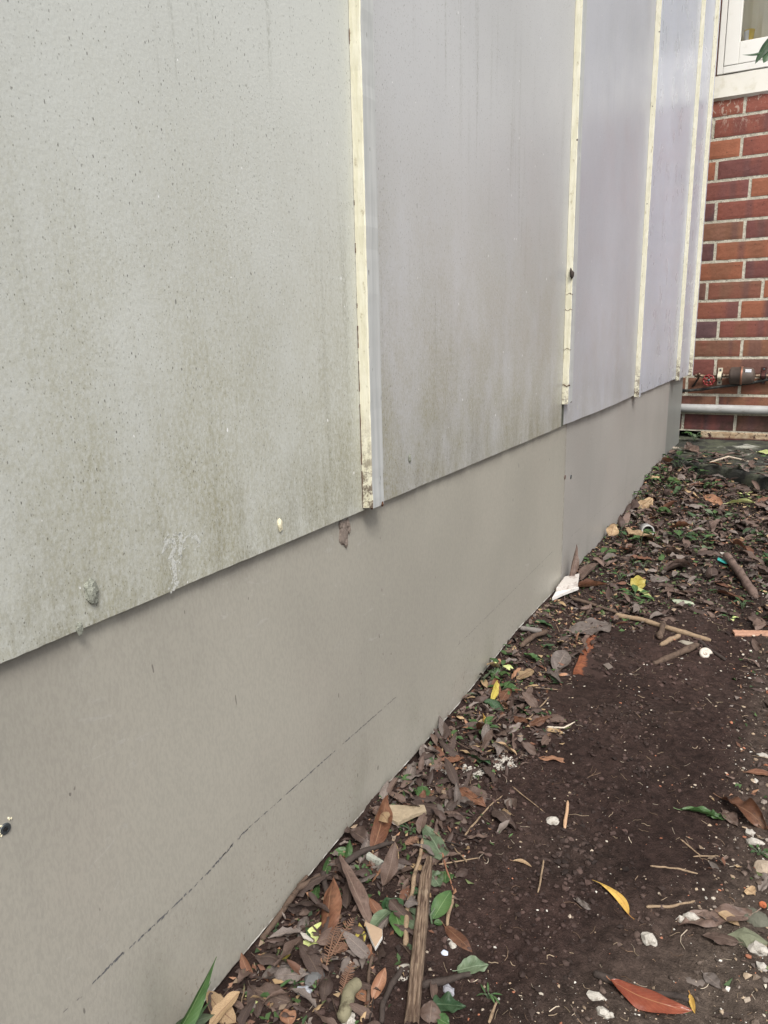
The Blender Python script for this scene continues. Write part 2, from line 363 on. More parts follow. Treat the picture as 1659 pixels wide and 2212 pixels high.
M_ROT = m_plain('rotten_timber', (.11, .055, .035), .9, .2, var=.4, scale=160, bump=1, dark=(.02, .012, .01))
M_STAIN = m_plain('dark_damp_mark', (.12, .125, .10), .7, .3, var=.3, scale=120, bump=.6, dark=(.03, .03, .025))
BW = [.030, .034, .034, .034, .034]; BT = [.0140, .0142, .0150, .0155, .017]
for i, b in enumerate(bats):
    z0 = [.4235, .470, .417, .413, .405][i]; zt = 2.7
    zs = [z0]
    while zs[-1] < zt: zs.append(zs[-1] + (.012 if zs[-1] < 1.6 else .1))
    zs[-1] = zt; V = []; F = []; M = []
    for j, z in enumerate(zs):
        r = lambda s: .0007 * n3(i * 3 + s, z, 0, 45)
        a = b + r(1); t = BT[i] + r(3); e = b + BW[i] + r(5); ch = .0012
        for (x, y) in ((.0004, a), (t - ch, a), (t, a + ch), (t, e - ch), (t - ch, e), (.0004, e)):
            zz_ = z
            if j == 0: zz_ = z + (.016 * abs(n3(x * 1.0, y, i, 150)) if i == 1 else .005 * abs(n3(x, y, i, 130)))
            V.append((x, y, zz_))
    for j in range(len(zs) - 1):
        for s in range(5):
            F.append((j * 6 + s, j * 6 + s + 1, (j + 1) * 6 + s + 1, (j + 1) * 6 + s)); M.append(1 if s in (0, 4) else (1 if s == 1 else 0))
    F.append(tuple(range(6))); M.append(2); F.append(tuple((len(zs) - 1) * 6 + s for s in range(6))[::-1]); M.append(2)
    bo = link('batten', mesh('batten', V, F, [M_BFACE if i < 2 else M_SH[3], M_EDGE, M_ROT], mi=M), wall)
    if i == 1:
        bo['label'] = 'cracked batten with a broken off foot'
        mb = MB()
        for zc, th in ((.512, .0016), (.590, .0008), (.672, .0007), (.705, .0007)):     # open cracks across the edge
            mb.tube([(.001 + .0145 * t, b - .0002, zc + .002 * math.sin(t * 7 + zc * 50)) for t in np.linspace(0, 1, 6)] + [(.0152, b + .004, zc - .001)], th * .6, 5)
        mb.obj('crack', M_ROT, bo)
        mb = MB(); mb.add([(.0006, b + .001, bottom(b)), (.0006, b + .018, bottom(b)), (.0006, b + .017, .492), (.0006, b + .003, .498)], [(0, 1, 2, 3)])
        mb.add([(.0014, b + .006, bottom(b)), (.0014, b + .011, bottom(b)), (.003, b + .010, .485), (.002, b + .006, .490)], [(0, 1, 2, 3)])
        mb.obj('bare_patch', M_STAIN, bo)
        mb = MB()                                                          # insect cocoon clinging to the edge
        mb.tube([(.013, b - .003, .735), (.0135, b - .004, .740), (.013, b - .004, .747), (.011, b - .003, .752), (.01, b - .001, .758)], [.001, .0042, .0048, .003, .0005], 8, jit=.3)
        mb.obj('cocoon', M_DBARK, bo, smooth=True)
        mb = MB(); 
        mb.tube([(.004, b + BW[i] + .0015, z) for z in np.linspace(.49, .68, 14)], [.0006 + .0012 * abs(math.sin(j * 1.7)) for j in range(14)], 5)
        mb.obj('peeling_paint', M_CREAM, bo)
    if i == 0:
        bo['label'] = 'nearest batten with a rotten brown foot'
        mb = MB()
        for q_ in range(7):
            y = b + rnd.uniform(.006, .026); x = rnd.uniform(.004, .0155); r = rnd.uniform(.0012, .0032)
            z = .4235 + rnd.uniform(-.001, .003)
            mb.tube([(x, y, z - r), (x + .0005, y, z), (x, y + .001, z + r * 1.6)], [r * .5, r, r * .4], 6, jit=.6)
        mb.obj('rotten_end', M_ROT, bo)
        mb = MB()                                                          # dark open seam beside the batten
        for z0_, z1_ in ((.425, .47), (.478, .55), (.565, .60), (.615, .64), (.66, .665), (.72, .73), (.77, .775), (.93, .945), (1.02, 1.03)):
            mb.tube([(.0006, b - .0002, z) for z in np.linspace(z0_, z1_, 8)], [.0002 + .0005 * rnd.random() for _ in range(8)], 5)
        mb.obj('seam_gap', M_ROT, bo)
# skirting boards
k = NT('raw_board_edge'); v = k.obj(); k.bump(k.noise(v, 300, 3), .8, .001)
M_RAW = k.out(k.mix(k.ramp(k.noise(v, 45, 3), .4, .6), (.62, .60, .55), (.24, .22, .19)), .85, .2)
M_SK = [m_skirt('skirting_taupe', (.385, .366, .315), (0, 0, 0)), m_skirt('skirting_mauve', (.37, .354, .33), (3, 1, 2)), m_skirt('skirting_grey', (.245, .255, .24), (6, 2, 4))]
for i, (y0, y1, xf) in enumerate(((-.9, 1.7038, -.0062), (1.7066, 3.281, -.0068), (3.283, 3.765, -.0165))):
    ys_ = np.linspace(y0, y1, int((y1 - y0) / .004)); V = []; F = []; M = []
    for y in ys_:
        jz = .0009 * n3(0, y, i, 160) + .0007 * n3(0, y, i, 420)
        if i == 0: jz += .004 * max(0, n3(0, y, 2, 22) - .25)
        zb = skz(y) + jz; fr_ = .0006 + .0010 * abs(n3(0, y, 7, 240))
        V += [(xf - .006, y, .46), (xf, y, .46), (xf, y, zb + fr_ + .0006), (xf + .0004, y, zb), (xf - .006, y, zb)]
    for a in range(len(ys_) - 1):
        for b in range(4):
            F.append((a * 5 + b, (a + 1) * 5 + b, (a + 1) * 5 + b + 1, a * 5 + b + 1)[::-1]); M.append(0 if b in (0, 1) else 1)
    F.append((0, 1, 2, 3, 4)); F.append(tuple((len(ys_) - 1) * 5 + b for b in (4, 3, 2, 1, 0))); M += [1, 1]
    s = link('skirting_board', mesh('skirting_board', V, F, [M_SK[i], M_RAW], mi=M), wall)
    if i == 0: sk0 = s; s['label'] = 'long taupe skirting board nearest the camera'
    if i == 1: sk1 = s
    if i == 2: s['label'] = 'short recessed grey skirting board at the far corner'
mb = MB(); mb.box(-.2, -.02, -.9, 3.76, -.05, 2.7); mb.obj('wall_core', m_plain('dark_void', (.02, .018, .016), .9), wall)
# pencil line on the skirting
M_PEN = m_plain('pencil_grey', (.15, .15, .155), .8, .2, var=.3, scale=300, bump=0)
M_PEN2 = m_plain('pencil_faint', (.215, .205, .195), .8, .2, var=.2, scale=300, bump=0)
def pen(pts, xf, parent, wd, dens, m):
    mb = MB(); P = [atx('F', x * 1.507, y * 1.507, xf + .0003) for x, y in pts]
    for a, b in zip(P, P[1:]):
        d = b - a; L = d.length; t = 0
        while t < L:
            if rnd.random() < dens * (.35 + 1.1 * abs(n3(a.y + t, 0, 1, 16))):
                l = rnd.uniform(.001, .0045); p = a + d * (t / L); h = wd * rnd.uniform(.3, 1.1); o = rnd.uniform(-.35, .35) * wd
                z = p.z + o; sl = d.z / max(.001, d.y) * l
                mb.add([(p.x, p.y, z - h * .4), (p.x, p.y + l, z + sl - h * .2), (p.x, p.y + l * 1.2, z + sl + h * .5), (p.x, p.y + l * .25, z + h * .45)], [(0, 1, 2, 3)])
            t += .0016
    if mb.V: mb.obj('pencil_line', m, parent)
pen([(120, 2200), (180, 2150)], -.0062, sk0, .0012, .4, M_PEN2)
pen([(195, 2128), (240, 2084), (345, 1988), (450, 1884), (530, 1795)], -.0062, sk0, .0026, 1.3, M_PEN)
pen([(530, 1795), (700, 1643), (855, 1506)], -.0062, sk0, .0015, 1.2, M_PEN)
pen([(985, 1398), (1195, 1190)], -.0062, sk0, .0013, 1.3, M_PEN2)
pen([(1232, 1160), (1400, 1013)], -.0068, sk1, .0012, .5, M_PEN2)
# screw with chipped paint around it
def lathe(mb, c, ax, prof, n=20, m=0, jit=0):
    ax = Vector(ax).normalized(); ref = Vector((0, 0, 1)) if abs(ax.z) < .9 else Vector((1, 0, 0)); a = ax.cross(ref).normalized(); b = ax.cross(a)
    V = [Vector(c) + ax * h + (a * math.cos(2 * math.pi * j / n) + b * math.sin(2 * math.pi * j / n)) * r * (1 + jit * (rnd.random() - .5)) for h, r in prof for j in range(n)]
    F = [(i * n + j, i * n + (j + 1) % n, (i + 1) * n + (j + 1) % n, (i + 1) * n + j) for i in range(len(prof) - 1) for j in range(n)]
    mb.add(V, F + [tuple(range(n))[::-1], tuple((len(prof) - 1) * n + j for j in range(n))], m)
M_SCREW = m_plain('screw_steel', (.10, .115, .125), .4, .5, .6, scale=300); M_BLACK = m_plain('black', (.008, .008, .008), .8)
p = atx('F', 16, 2698, -.0062)
mb = MB(); lathe(mb, p, (1, 0, 0), [(-.001, .0042), (.0006, .0042), (.0010, .0038), (.0011, .0022), (.0004, .0019)]); sc_o = mb.obj('screw', M_SCREW, wall, smooth=False)
mb = MB(); lathe(mb, p + Vector((.0006, 0, 0)), (1, 0, 0), [(0, .0017), (.0008, .0017)], 4); mb.obj('screw_recess', M_BLACK, sc_o)
mb = MB()
for q_ in range(9):
    a = rnd.uniform(3.4, 5.6); r = rnd.uniform(.0042, .0056)
    c0 = p + Vector((.0003, r * math.sin(a), -r * math.cos(a))); mb.tube([c0, c0 + Vector((.0006, .0003, .0006))], [.0008, .0003], 5, jit=.5)
for q_ in range(4):
    c0 = p + Vector((.0003, rnd.uniform(.003, .006), rnd.uniform(.005, .008))); mb.tube([c0, c0 + Vector((.0006, .0003, .0006))], [.0009, .0003], 5, jit=.5)
mb.obj('paint_chip', M_CREAM, sc_o)
for (x, y) in ((1220, 1031), (1233, 1030)):
    p = atx('F', x * 1.507, y * 1.507, -.0062 if x < 1228 else -.0068)
    mb = MB(); lathe(mb, p, (1, 0, 0), [(-.001, .0058), (.0009, .0055), (.0013, .003)], 12); mb.obj('screw', m_plain('rust', (.10, .055, .04), .8) if x < 1225 else M_SCREW, wall)
# joint between skirting boards: rusty filler line
mb = MB()
for j in range(60):
    z = .035 + j * .0064
    if rnd.random() < .7: mb.add([(-.0059, 1.7008 - .0012, z), (-.0059, 1.7008 + rnd.uniform(-.0002, .0008), z), (-.0059, 1.7008 + rnd.uniform(-.0002, .0006), z + .006), (-.0059, 1.7008 - .0010, z + .006)], [(0, 1, 2, 3)])
mb.obj('rust_streak', m_plain('rust_streak', (.25, .18, .15), .7, var=.3), sk0)
# mud lumps and wasp nest
def lump(name, p, r, m, parent, sq=(.5, 1, 1.2), seed=0, sub=3):
    bm = bmesh.new(); bmesh.ops.create_icosphere(bm, subdivisions=sub, radius=1)
    for v in bm.verts:
        d = 1 + .42 * MN.noise(v.co * 1.6 + Vector((seed, 0, 0))) + .16 * MN.noise(v.co * 3.0 + Vector((0, seed, 0)))
        v.co = Vector((v.co.x * sq[0], v.co.y * sq[1], v.co.z * sq[2])) * d * r
    me = bpy.data.meshes.new(name); bm.to_mesh(me); bm.free(); me.materials.append(m)
    o = link(name, me, parent, p); return o
M_MUD = m_plain('mud', (.25, .205, .175), .95, .1, var=.5, scale=260, bump=1, dark=(.03, .022, .02)); M_LIME = m_plain('lime_grey', (.30, .31, .26), .9, .2, var=.4, scale=300, bump=1, dark=(.08, .08, .06))
P = atx('F', 1118, 1735, -.0058)
nest = tag(lump('mud_nest', P, .0125, M_MUD, None, (.18, .75, 1.15), 3), 'crusty brown mud nest stuck to the taupe skirting below the nearest batten', 'insect nest')
for dy, dz, r in ((.009, .010, .005), (.012, .002, .004), (-.006, .012, .0045), (.004, -.013, .0045)):
    c_ = lump('nest_lump', Vector((.0008, dy, dz)), r, M_MUD, nest, (.35, .8, 1.2), dy * 999)
for (x, y, r, s, lb) in ((198, 1278, .0075, 1, 'large grey green mud lump on the greenish sheet near its lower edge'), (172, 1358, .0040, 2, 'small dark mud lump at the very drip edge of the greenish sheet'), (605, 1133, .0048, 3, 'smooth cream mud lump on the greenish sheet towards the nearest batten')):
    tag(lump('mud_lump', atx('F', x * 1.507, y * 1.507, .0012), r, M_LIME if s < 3 else M_CREAM, None, (.4, .75, 1.25), s * 7), lb, 'mud lump')
tag(lump('mud_lump', atx('F', 885 * 1.507, 990 * 1.507, .0008), .0045, M_LIME, None, (.35, .8, 1.3), 44), 'pale hollow mud lump above the algae between the first and second battens', 'mud lump')
tag(lump('mud_lump', atx('F', 1247 * 1.507, 880 * 1.507, .0008), .0045, M_WHITE, None, (.35, .6, 1.6), 45), 'white dripping mud lump just past the broken foot of the second batten', 'mud lump')
# rubbed white mark on the near sheet
mb = MB()
for pts in ([(352, 1195), (362, 1165), (372, 1160), (378, 1180), (368, 1205), (376, 1215), (392, 1205)], [(372, 1160), (388, 1152), (392, 1175), (388, 1200)], [(395, 1168), (408, 1155), (422, 1158), (430, 1172), (428, 1182)], [(375, 1215), (378, 1240), (380, 1262), (372, 1278)]):
    Pp = [atx('F', x * 1.507, y * 1.507, .0002) for x, y in pts]; W_ = [.0016 + .0014 * rnd.random() for _ in Pp]
    for a, b, wa, wb in zip(Pp, Pp[1:], W_, W_[1:]):
        mb.add([a - Vector((0, wa, 0)), a + Vector((0, wa, 0)), b + Vector((0, wb, 0)), b - Vector((0, wb, 0))], [(0, 1, 2, 3)])
        for _ in range(5):
            t = rnd.random(); c0 = a.lerp(b, t) + Vector((0, rnd.uniform(-.005, .005), rnd.uniform(-.004, .004))); s = rnd.uniform(.0005, .0015)
            mb.add([c0 + Vector((.0001, -s, -s)), c0 + Vector((.0001, s, -s * .6)), c0 + Vector((.0001, s * .7, s)), c0 + Vector((.0001, -s * .5, s))], [(0, 1, 2, 3)])
k = NT('rubbed_mark'); tb = k.n('ShaderNodeBsdfTransparent'); ms = k.n('ShaderNodeMixShader'); k.out((.70, .71, .67), .5)
k.l(k.ramp(k.noise(k.obj(), 260, 4), .32, .52, 0, .75), ms.inputs[0]); k.l(tb.outputs[0], ms.inputs[1]); k.l(k.b.outputs[0], ms.inputs[2]); k.l(ms.outputs[0], k.t.nodes['Material Output'].inputs[0])
mb.obj('rubbed_mark', k.m, wall)

# ------------------------------------------------------------------ brick wall with window
YB = 3.98
bw = tag(empty('brick_house_wall', (0, YB, 0)), 'red brick house wall closing the far end, cream render and window above it', 'brick wall'); bwi = Vector((0, -YB, 0))
def child(o): o.location = o.location + bwi; return o
palette = {'r': (.23, .075, .052), 'd': (.155, .058, .050), 'p': (.095, .052, .054), 'o': (.27, .100, .055), 'b': (.18, .085, .054), 'c': (.19, .088, .050), 'm': (.20, .070, .052)}
rows = [(.133, 'rrrrdrmob'), (.009, 'drrmrobrd'), (.134, 'ordrmdrbo'), (.037, 'odrmbrrod'), (.183, 'dormrdbrm'), (.048, 'prbrmordb'), (.176, 'bdorbrmdr'), (.058, 'pobrmrdro'), (.188, 'odrbmorrd'), (.036, 'bbordmrrb'),
        (.185, 'mobrdmrod'), (.099, 'pmrbdormr'), (.208, 'bcrmdobrr'), (.100, 'dbmrbormd'), (.214, 'bcmrbodrm'), (.121, 'bccrmbdro'), (.208, 'dbrmbrodm')]
mbk = MB(); HB = .0889; LB = .2375
for ri, (jx, cols) in enumerate(rows):
    zt = 1.640 - ri * HB; zb_ = zt - HB
    for k_ in range(-2, 11):
        x0 = jx + (k_ - 1) * LB; x1 = x0 + LB
        if x1 < -.3: continue
        if ri == 16 and False: continue
        col = np.array(palette[cols[max(0, k_) % len(cols)]]); col = col * rnd.uniform(.95, 1.3)
        gx0, gx1, gz0, gz1 = x0 + .0066, x1 - .0066, zb_ + .0066, zt - .0066
        nxk, nzk = 16, 6; V = []; T = []; sd_ = rnd.uniform(0, 50); col2 = np.array(palette[rnd.choice('ropdbcm')]); bx = rnd.uniform(.1, .9); b1 = rnd.uniform(-.6, 1.2); b2 = rnd.uniform(-.6, 1.2)
        for b in range(nzk + 1):
            for a in range(nxk + 1):
                u, w_ = a / nxk, b / nzk; x = gx0 + (gx1 - gx0) * u; z = gz0 + (gz1 - gz0) * w_
                ed = max(abs(u - .5) * 2, 0) ** 14 + max(abs(w_ - .5) * 2, 0) ** 9
                x += .0013 * n3(sd_, z, 0, 45) * (u > .9 or u < .1); z += .0012 * n3(x, sd_, 0, 40) * (w_ > .9 or w_ < .1)
                V.append((x, YB - .0072 + .0016 * min(1, ed) + .0012 * n3(x, z, sd_, 60), z))
                f = sm(.5 + .9 * n3(x * 1.2, z * .6, sd_, 14) + (.35 if abs(u - bx) < .12 else -.15),   .3, .7) * .5
                f2 = .45 * (abs(u - b1) < .07) + .45 * (abs(u - b2) < .05); T.append(tuple((col * (1 - f) + col2 * f) * (1 - f2) + np.array(palette['p']) * 1.1 * f2))
        n0 = len(V)
        F = [(b * (nxk + 1) + a, b * (nxk + 1) + a + 1, (b + 1) * (nxk + 1) + a + 1, (b + 1) * (nxk + 1) + a) for b in range(nzk) for a in range(nxk)]
        ring = [a for a in range(nxk + 1)] + [b * (nxk + 1) + nxk for b in range(1, nzk + 1)] + [nzk * (nxk + 1) + a for a in range(nxk - 1, -1, -1)] + [b * (nxk + 1) for b in range(nzk - 1, 0, -1)]
        for r_ in ring: V.append((V[r_][0], YB + .006, V[r_][2])); T.append(T[r_])
        for q_ in range(len(ring)): F.append((ring[q_], n0 + q_, n0 + (q_ + 1) % len(ring), ring[(q_ + 1) % len(ring)]))
        nb = len(mbk.V); mbk.V += V; mbk.F += [tuple(i + nb for i in f) for f in F]; mbk.M += [0] * len(F); mbk.T += T
k = NT('brick'); v = k.obj(); a = k.n('ShaderNodeAttribute', attribute_name='tint').outputs['Color']
c = k.mix(1.0, a, k.mix(k.noise(v, 70, 5, .7), (.72,) * 3, (1.3,) * 3), 'MULTIPLY')
c = k.mix(k.ramp(k.noise(v, 130, 3), .67, .71, 0, .8), c, (.03, .018, .016))
sc_ = k.math('MULTIPLY', k.ramp(k.sep(v)[2], 1.45, 1.63), k.ramp(k.noise(k.obj(scale=(1, 1, .5)), 55, 4, .7, 1.5), .55, .62, 0, .7))
c = k.mix(sc_, c, (.62, .52, .42))
c = k.mix(k.math('MULTIPLY', k.ramp(k.sep(v)[2], .42, .2), k.ramp(k.noise(v, 18, 4), .4, .65, 0, .55)), c, (.035, .028, .018))
k.bump(k.noise(v, 170, 4), .7, .0015); M_BRICK = k.out(c, .75, .3)
child(mbk.obj('bricks', M_BRICK, bw))
k = NT('mortar'); v = k.obj(); c = k.mix(k.ramp(k.noise(v, 40, 4), .3, .7), (.46, .43, .34), (.66, .62, .51))
c = k.mix(k.ramp(k.noise(v, 190, 4), .56, .68, 0, .7), c, (.10, .085, .065)); k.bump(k.noise(v, 130, 5, .7), 1, .004); M_MORT = k.out(c, .9, .2)
V = []; gx_ = np.arange(-.5, 3.0, .012); gz_ = np.arange(.128, 1.66, .011)
for z in gz_:
    for x in gx_: V.append((x, YB - .0042 + .0010 * n3(x, z, 3, 55) + .0012 * n3(x, z, 3, 140), z))
q = len(gx_); child(link('mortar', mesh('mortar', V, [(j * q + i, j * q + i + 1, (j + 1) * q + i + 1, (j + 1) * q + i) for j in range(len(gz_) - 1) for i in range(q - 1)], M_MORT, smooth=True), bw))
# solid core behind bricks with the dark vent gap at the foot
mb = MB(); mb.box(-.5, 3, YB + .007, YB + .25, .137, 1.62); child(mb.obj('wall_core', M_MORT, bw))
mb = MB(); mb.box(-.6, .062, YB + .24, YB + .25, .0, .16); child(mb.obj('vent_back', M_BLACK, bw))
k = NT('footing_render'); v = k.obj(); c = k.mix(k.ramp(k.noise(v, 22, 4), .4, .6), (.48, .38, .26), (.34, .24, .15))
c = k.mix(k.ramp(k.noise(v, 30, 6, .8, 1.2), .54, .60), c, (.04, .015, .012)); c = k.mix(k.ramp(k.sep(v)[2], .108, .094), c, (.045, .012, .012))
k.bump(k.noise(v, 60, 5), 1, .005); M_FOOT = k.out(c, .85, .25)
V = []; gx_ = np.arange(.058, 3.0, .012); gz_ = [.06, .085, .095, .102, .112, .120, .1275]
for z in gz_:
    for x in gx_: V.append((x, YB - .008 - .004 * n3(x, z, 3, 30) - .006 * (z < .1), z))
for x in gx_: V.append((x, YB + .02, .1280))
q = len(gx_); F = [(j * q + i, j * q + i + 1, (j + 1) * q + i + 1, (j + 1) * q + i) for j in range(len(gz_)) for i in range(q - 1)]
child(link('footing', mesh('footing', V, F, M_FOOT, smooth=True), bw)); mb = MB(); mb.box(.059, 3, YB + .0, YB + .2, .05, .126); child(mb.obj('footing_core', M_FOOT, bw))
# cream render band, window
M_REND = m_plain('cream_render', (.84, .81, .72), .65, .3, var=.05, scale=14, bump=.35, dark=(.52, .47, .30), darkf=.45)
M_WFR = m_plain('window_paint', (.86, .84, .78), .45, .4, var=.04, scale=20, bump=.2, dark=(.55, .48, .36), darkf=.25)
mb = MB(); 
V = []; gx_ = np.arange(-.02, 3.0, .01)
for z in (1.622, 1.632, 1.66, 1.7175, 1.7215, 1.7215):
    for x in gx_:
        zz_ = z + (.004 * n3(x, 0, 1, 28) + .002 * n3(x, 0, 4, 90) if z < 1.63 else 0)
        V.append((x, YB - .020 - .0015 * n3(x, z, 1, 12) + (.014 if z < 1.63 else (.03 if len(V) >= 5 * len(gx_) else 0)), zz_))
q = len(gx_); child(link('render_band', mesh('render_band', V, [(j * q + i, j * q + i + 1, (j + 1) * q + i + 1, (j + 1) * q + i) for j in range(5) for i in range(q - 1)], M_REND), bw))
mb = MB(); mb.box(-.5, 3, YB + .002, YB + .22, 1.6215, 1.70); child(mb.obj('lintel_core', M_REND, bw))
mb = MB(); mb.box(-.5, .006, YB - .012, YB + .22, 1.7005, 2.9); child(mb.obj('side_timber', m_plain('salmon_timber', (.42, .19, .12), .7, var=.2), bw))
mb = MB(); mb.box(.92, 3, YB - .010, YB + .22, 1.7005, 2.9); child(mb.obj('upper_wall', M_REND, bw))
win = link('window', None, bw) if False else empty('window', (0, 0, 0)); win.parent = bw; win.location = bwi
def wbox(name, x0, x1, y0, y1, z0, z1, m, bev=.002, par=None):
    mb = MB(); mb.box(x0, x1, y0, y1, z0, z1); return mb.obj(name, m, par or win, bevel=bev)
wbox('frame', .0085, .0330, YB - .022, YB + .08, 1.7265, 2.8, M_WFR)
wbox('frame', .895, .918, YB - .022, YB + .08, 1.7265, 2.8, M_WFR)
wbox('sash_stile', .0352, .094, YB - .025, YB + .03, 1.757, 2.75, M_WFR)
wbox('sash_stile', .84, .893, YB - .025, YB + .03, 1.757, 2.75, M_WFR)
wbox('sash_rail', .0945, .8395, YB - .024, YB + .03, 1.7575, 1.845, M_WFR)
wbox('sill', .0335, .8945, YB - .0235, YB + .08, 1.7265, 1.7555, M_WFR)
wbox('inner_sill', .03, .91, YB + .032, YB + .082, 1.80, 1.8445, M_WFR)
k = NT('thin_glass'); gl = k.n('ShaderNodeBsdfGlossy'); gl.inputs['Roughness'].default_value = .02; tb = k.n('ShaderNodeBsdfTransparent'); fz = k.n('ShaderNodeFresnel'); fz.inputs['IOR'].default_value = 1.45
ms = k.n('ShaderNodeMixShader'); k.l(fz.outputs[0], ms.inputs[0]); k.l(tb.outputs[0], ms.inputs[1]); k.l(gl.outputs[0], ms.inputs[2]); k.l(ms.outputs[0], k.t.nodes['Material Output'].inputs[0])
wbox('pane', .0945, .8395, YB + .004, YB + .008, 1.8455, 2.745, k.m, 0)
V = []; gx_ = np.arange(.06, .90, .006)
for z in (1.846, 2.8):
    for x in gx_: V.append((x, YB + .085 + .004 * math.sin(x * 55) + .002 * math.sin(x * 140), z))
q = len(gx_); link('blind', mesh('blind', V, [(i, i + 1, q + i + 1, q + i) for i in range(q - 1)], m_plain('blind_beige', (.86, .80, .60), .8, var=.04, scale=20, bump=.1), smooth=True), win)
# cup on the inner sill
mb = MB(); cx, cy = .123, YB + .045
lathe(mb, (cx, cy, 1.8455), (0, 0, 1), [(0, .0165), (.02, .0185), (.054, .0215), (.056, .0225), (.058, .0222), (.056, .0205), (.03, .0185), (.003, .0155)], 28)
cup = mb.obj('cup', m_plain('cup_yellow', (.85, .62, .10), .4, var=.05), None, smooth=True); tag(cup, 'small yellow plastic cup standing behind the window pane at its lower corner', 'cup')
mb = MB()
lathe(mb, (0, 0, 0), (0, 0, 1), [(0, .0168), (.02, .0188), (.054, .0218)], 28)
V = mb.V; F = [f for f in mb.F[:-2] if sum(V[i][0] for i in f) / 4 < .001]
link('white_panel', mesh('white_panel', V, F, m_plain('cup_white', (.85, .85, .82), .4, var=.03), smooth=True), cup, (cx, cy, 1.8458))

# ------------------------------------------------------------------ pipes and meter
k = NT('grey_pvc'); v = k.obj(); c = k.mix(k.ramp(k.noise(v, 12, 4), .3, .7), (.34, .34, .33), (.44, .44, .425))
c = k.mix(k.ramp(k.noise(k.obj(scale=(.4, 1, 1)), 60, 4), .58, .7, 0, .4), c, (.20, .15, .10)); M_PVC = k.out(c, .45, .45)
mb = MB(); mb.tube([(x, YB - .034, .242) for x in np.linspace(-.10, 2.6, 30)], .0212, 28)
tag(mb.obj('drain_pipe', M_PVC, smooth=True), 'thick grey plastic drain pipe running level along the foot of the brick wall', 'pipe')
mb = MB(); pts = [(-.035, YB - .03, .327), (.0, YB - .028, .329), (.06, YB - .026, .336), (.122, YB - .026, .347), (.19, YB - .028, .357), (.262, YB - .030, .368), (.34, YB - .030, .387), (.6, YB - .03, .43), (1.2, YB - .03, .46), (2.4, YB - .03, .47)]
mb.tube(pts, .0068, 12); ho = tag(mb.obj('black_hose', m_plain('hose_rubber', (.035, .036, .035), .6, .3, var=.4, scale=70, dark=(.22, .22, .17), darkf=.45), smooth=True), 'thin dark rubber hose slanting up the bricks under the water meter', 'hose')
mb = MB(); mb.tube([(-.040, YB - .03, .3265), (-.030, YB - .03, .3275)], .0095, 12); mb.obj('end_collar', M_BLACK, ho)
wm = tag(empty('water_meter', (.2, YB - .035, .40)), 'brown water meter with red hand wheel valve clipped to the bricks above the grey pipe', 'water meter'); off = Vector((-.2, -(YB - .035), -.40))
def wpart(mb, name, m, par=wm, smooth=True, bevel=0):
    o = mb.obj(name, m, None, smooth=smooth, bevel=bevel); o.parent = par
    if par is wm: o.location = off
    return o
k = NT('tarnished_brass'); v = k.obj(); c = k.mix(k.ramp(k.noise(v, 60, 4), .3, .7), (.13, .085, .06), (.26, .19, .13)); M_BRASS = k.out(c, .42, .5, .55)
M_METER = m_plain('meter_brown', (.105, .080, .066), .55, .4, .15, var=.2, scale=60); M_RED = m_plain('red_enamel', (.24, .022, .022), .4, .5, var=.2, scale=90, dark=(.06, .02, .015), darkf=.5)
M_CLIP = m_plain('cream_clip', (.62, .57, .44), .5, .4, var=.08, scale=60)
yw = YB - .032
mb = MB(); mb.tube([(.055, yw, .398), (.33, yw, .402), (.6, yw, .406), (1.0, yw, .41)], .0065, 14); wpart(mb, 'pipe', M_BRASS)
mb = MB(); mb.tube([(.012, yw - .004, .401), (.022, yw - .004, .401)], [.006, .010], 12); mb.tube([(.022, yw - .004, .401), (.036, yw - .003, .4), (.06, yw, .398)], [.010, .008, .008], 12)
mb.tube([(.034, yw - .012, .400), (.034, yw - .014, .414)], .006, 8); wpart(mb, 'valve_body', M_BRASS)
mb = MB(); mb.tube([(.004, YB - .008, .348), (.010, YB - .014, .352), (.018, YB - .02, .368), (.028, YB - .024, .385), (.032, YB - .026, .398)], .0045, 8); wpart(mb, 'elbow_pipe', M_DBARK)
# hand wheel, facing the camera side
wc = Vector((.080, yw - .030, .381)); mb = MB(); N = 40
ring = [wc + Vector((.0240 * (1 + .07 * math.cos(8 * t)) * math.cos(t), .002 * math.cos(8 * t), .0240 * (1 + .07 * math.cos(8 * t)) * math.sin(t))) for t in [2 * math.pi * i / N for i in range(N + 1)]]
mb.tube(ring, .0036, 8, cap=False)
for i in range(5):
    t = 2 * math.pi * i / 5 + .3; mb.tube([wc + Vector((.006 * math.cos(t), 0, .006 * math.sin(t))), wc + Vector((.023 * math.cos(t), 0, .023 * math.sin(t)))], [.0045, .0030], 7)
wpart(mb, 'hand_wheel', M_RED)
mb = MB(); lathe(mb, wc + Vector((0, .004, 0)), (0, -1, 0), [(0, .009), (.004, .009), (.006, .0075), (.008, .0070), (.010, .004)], 16); lathe(mb, wc + Vector((0, .004, 0)), (0, 1, 0), [(0, .006), (.028, .006)], 12)
wpart(mb, 'wheel_hub', M_SCREW)
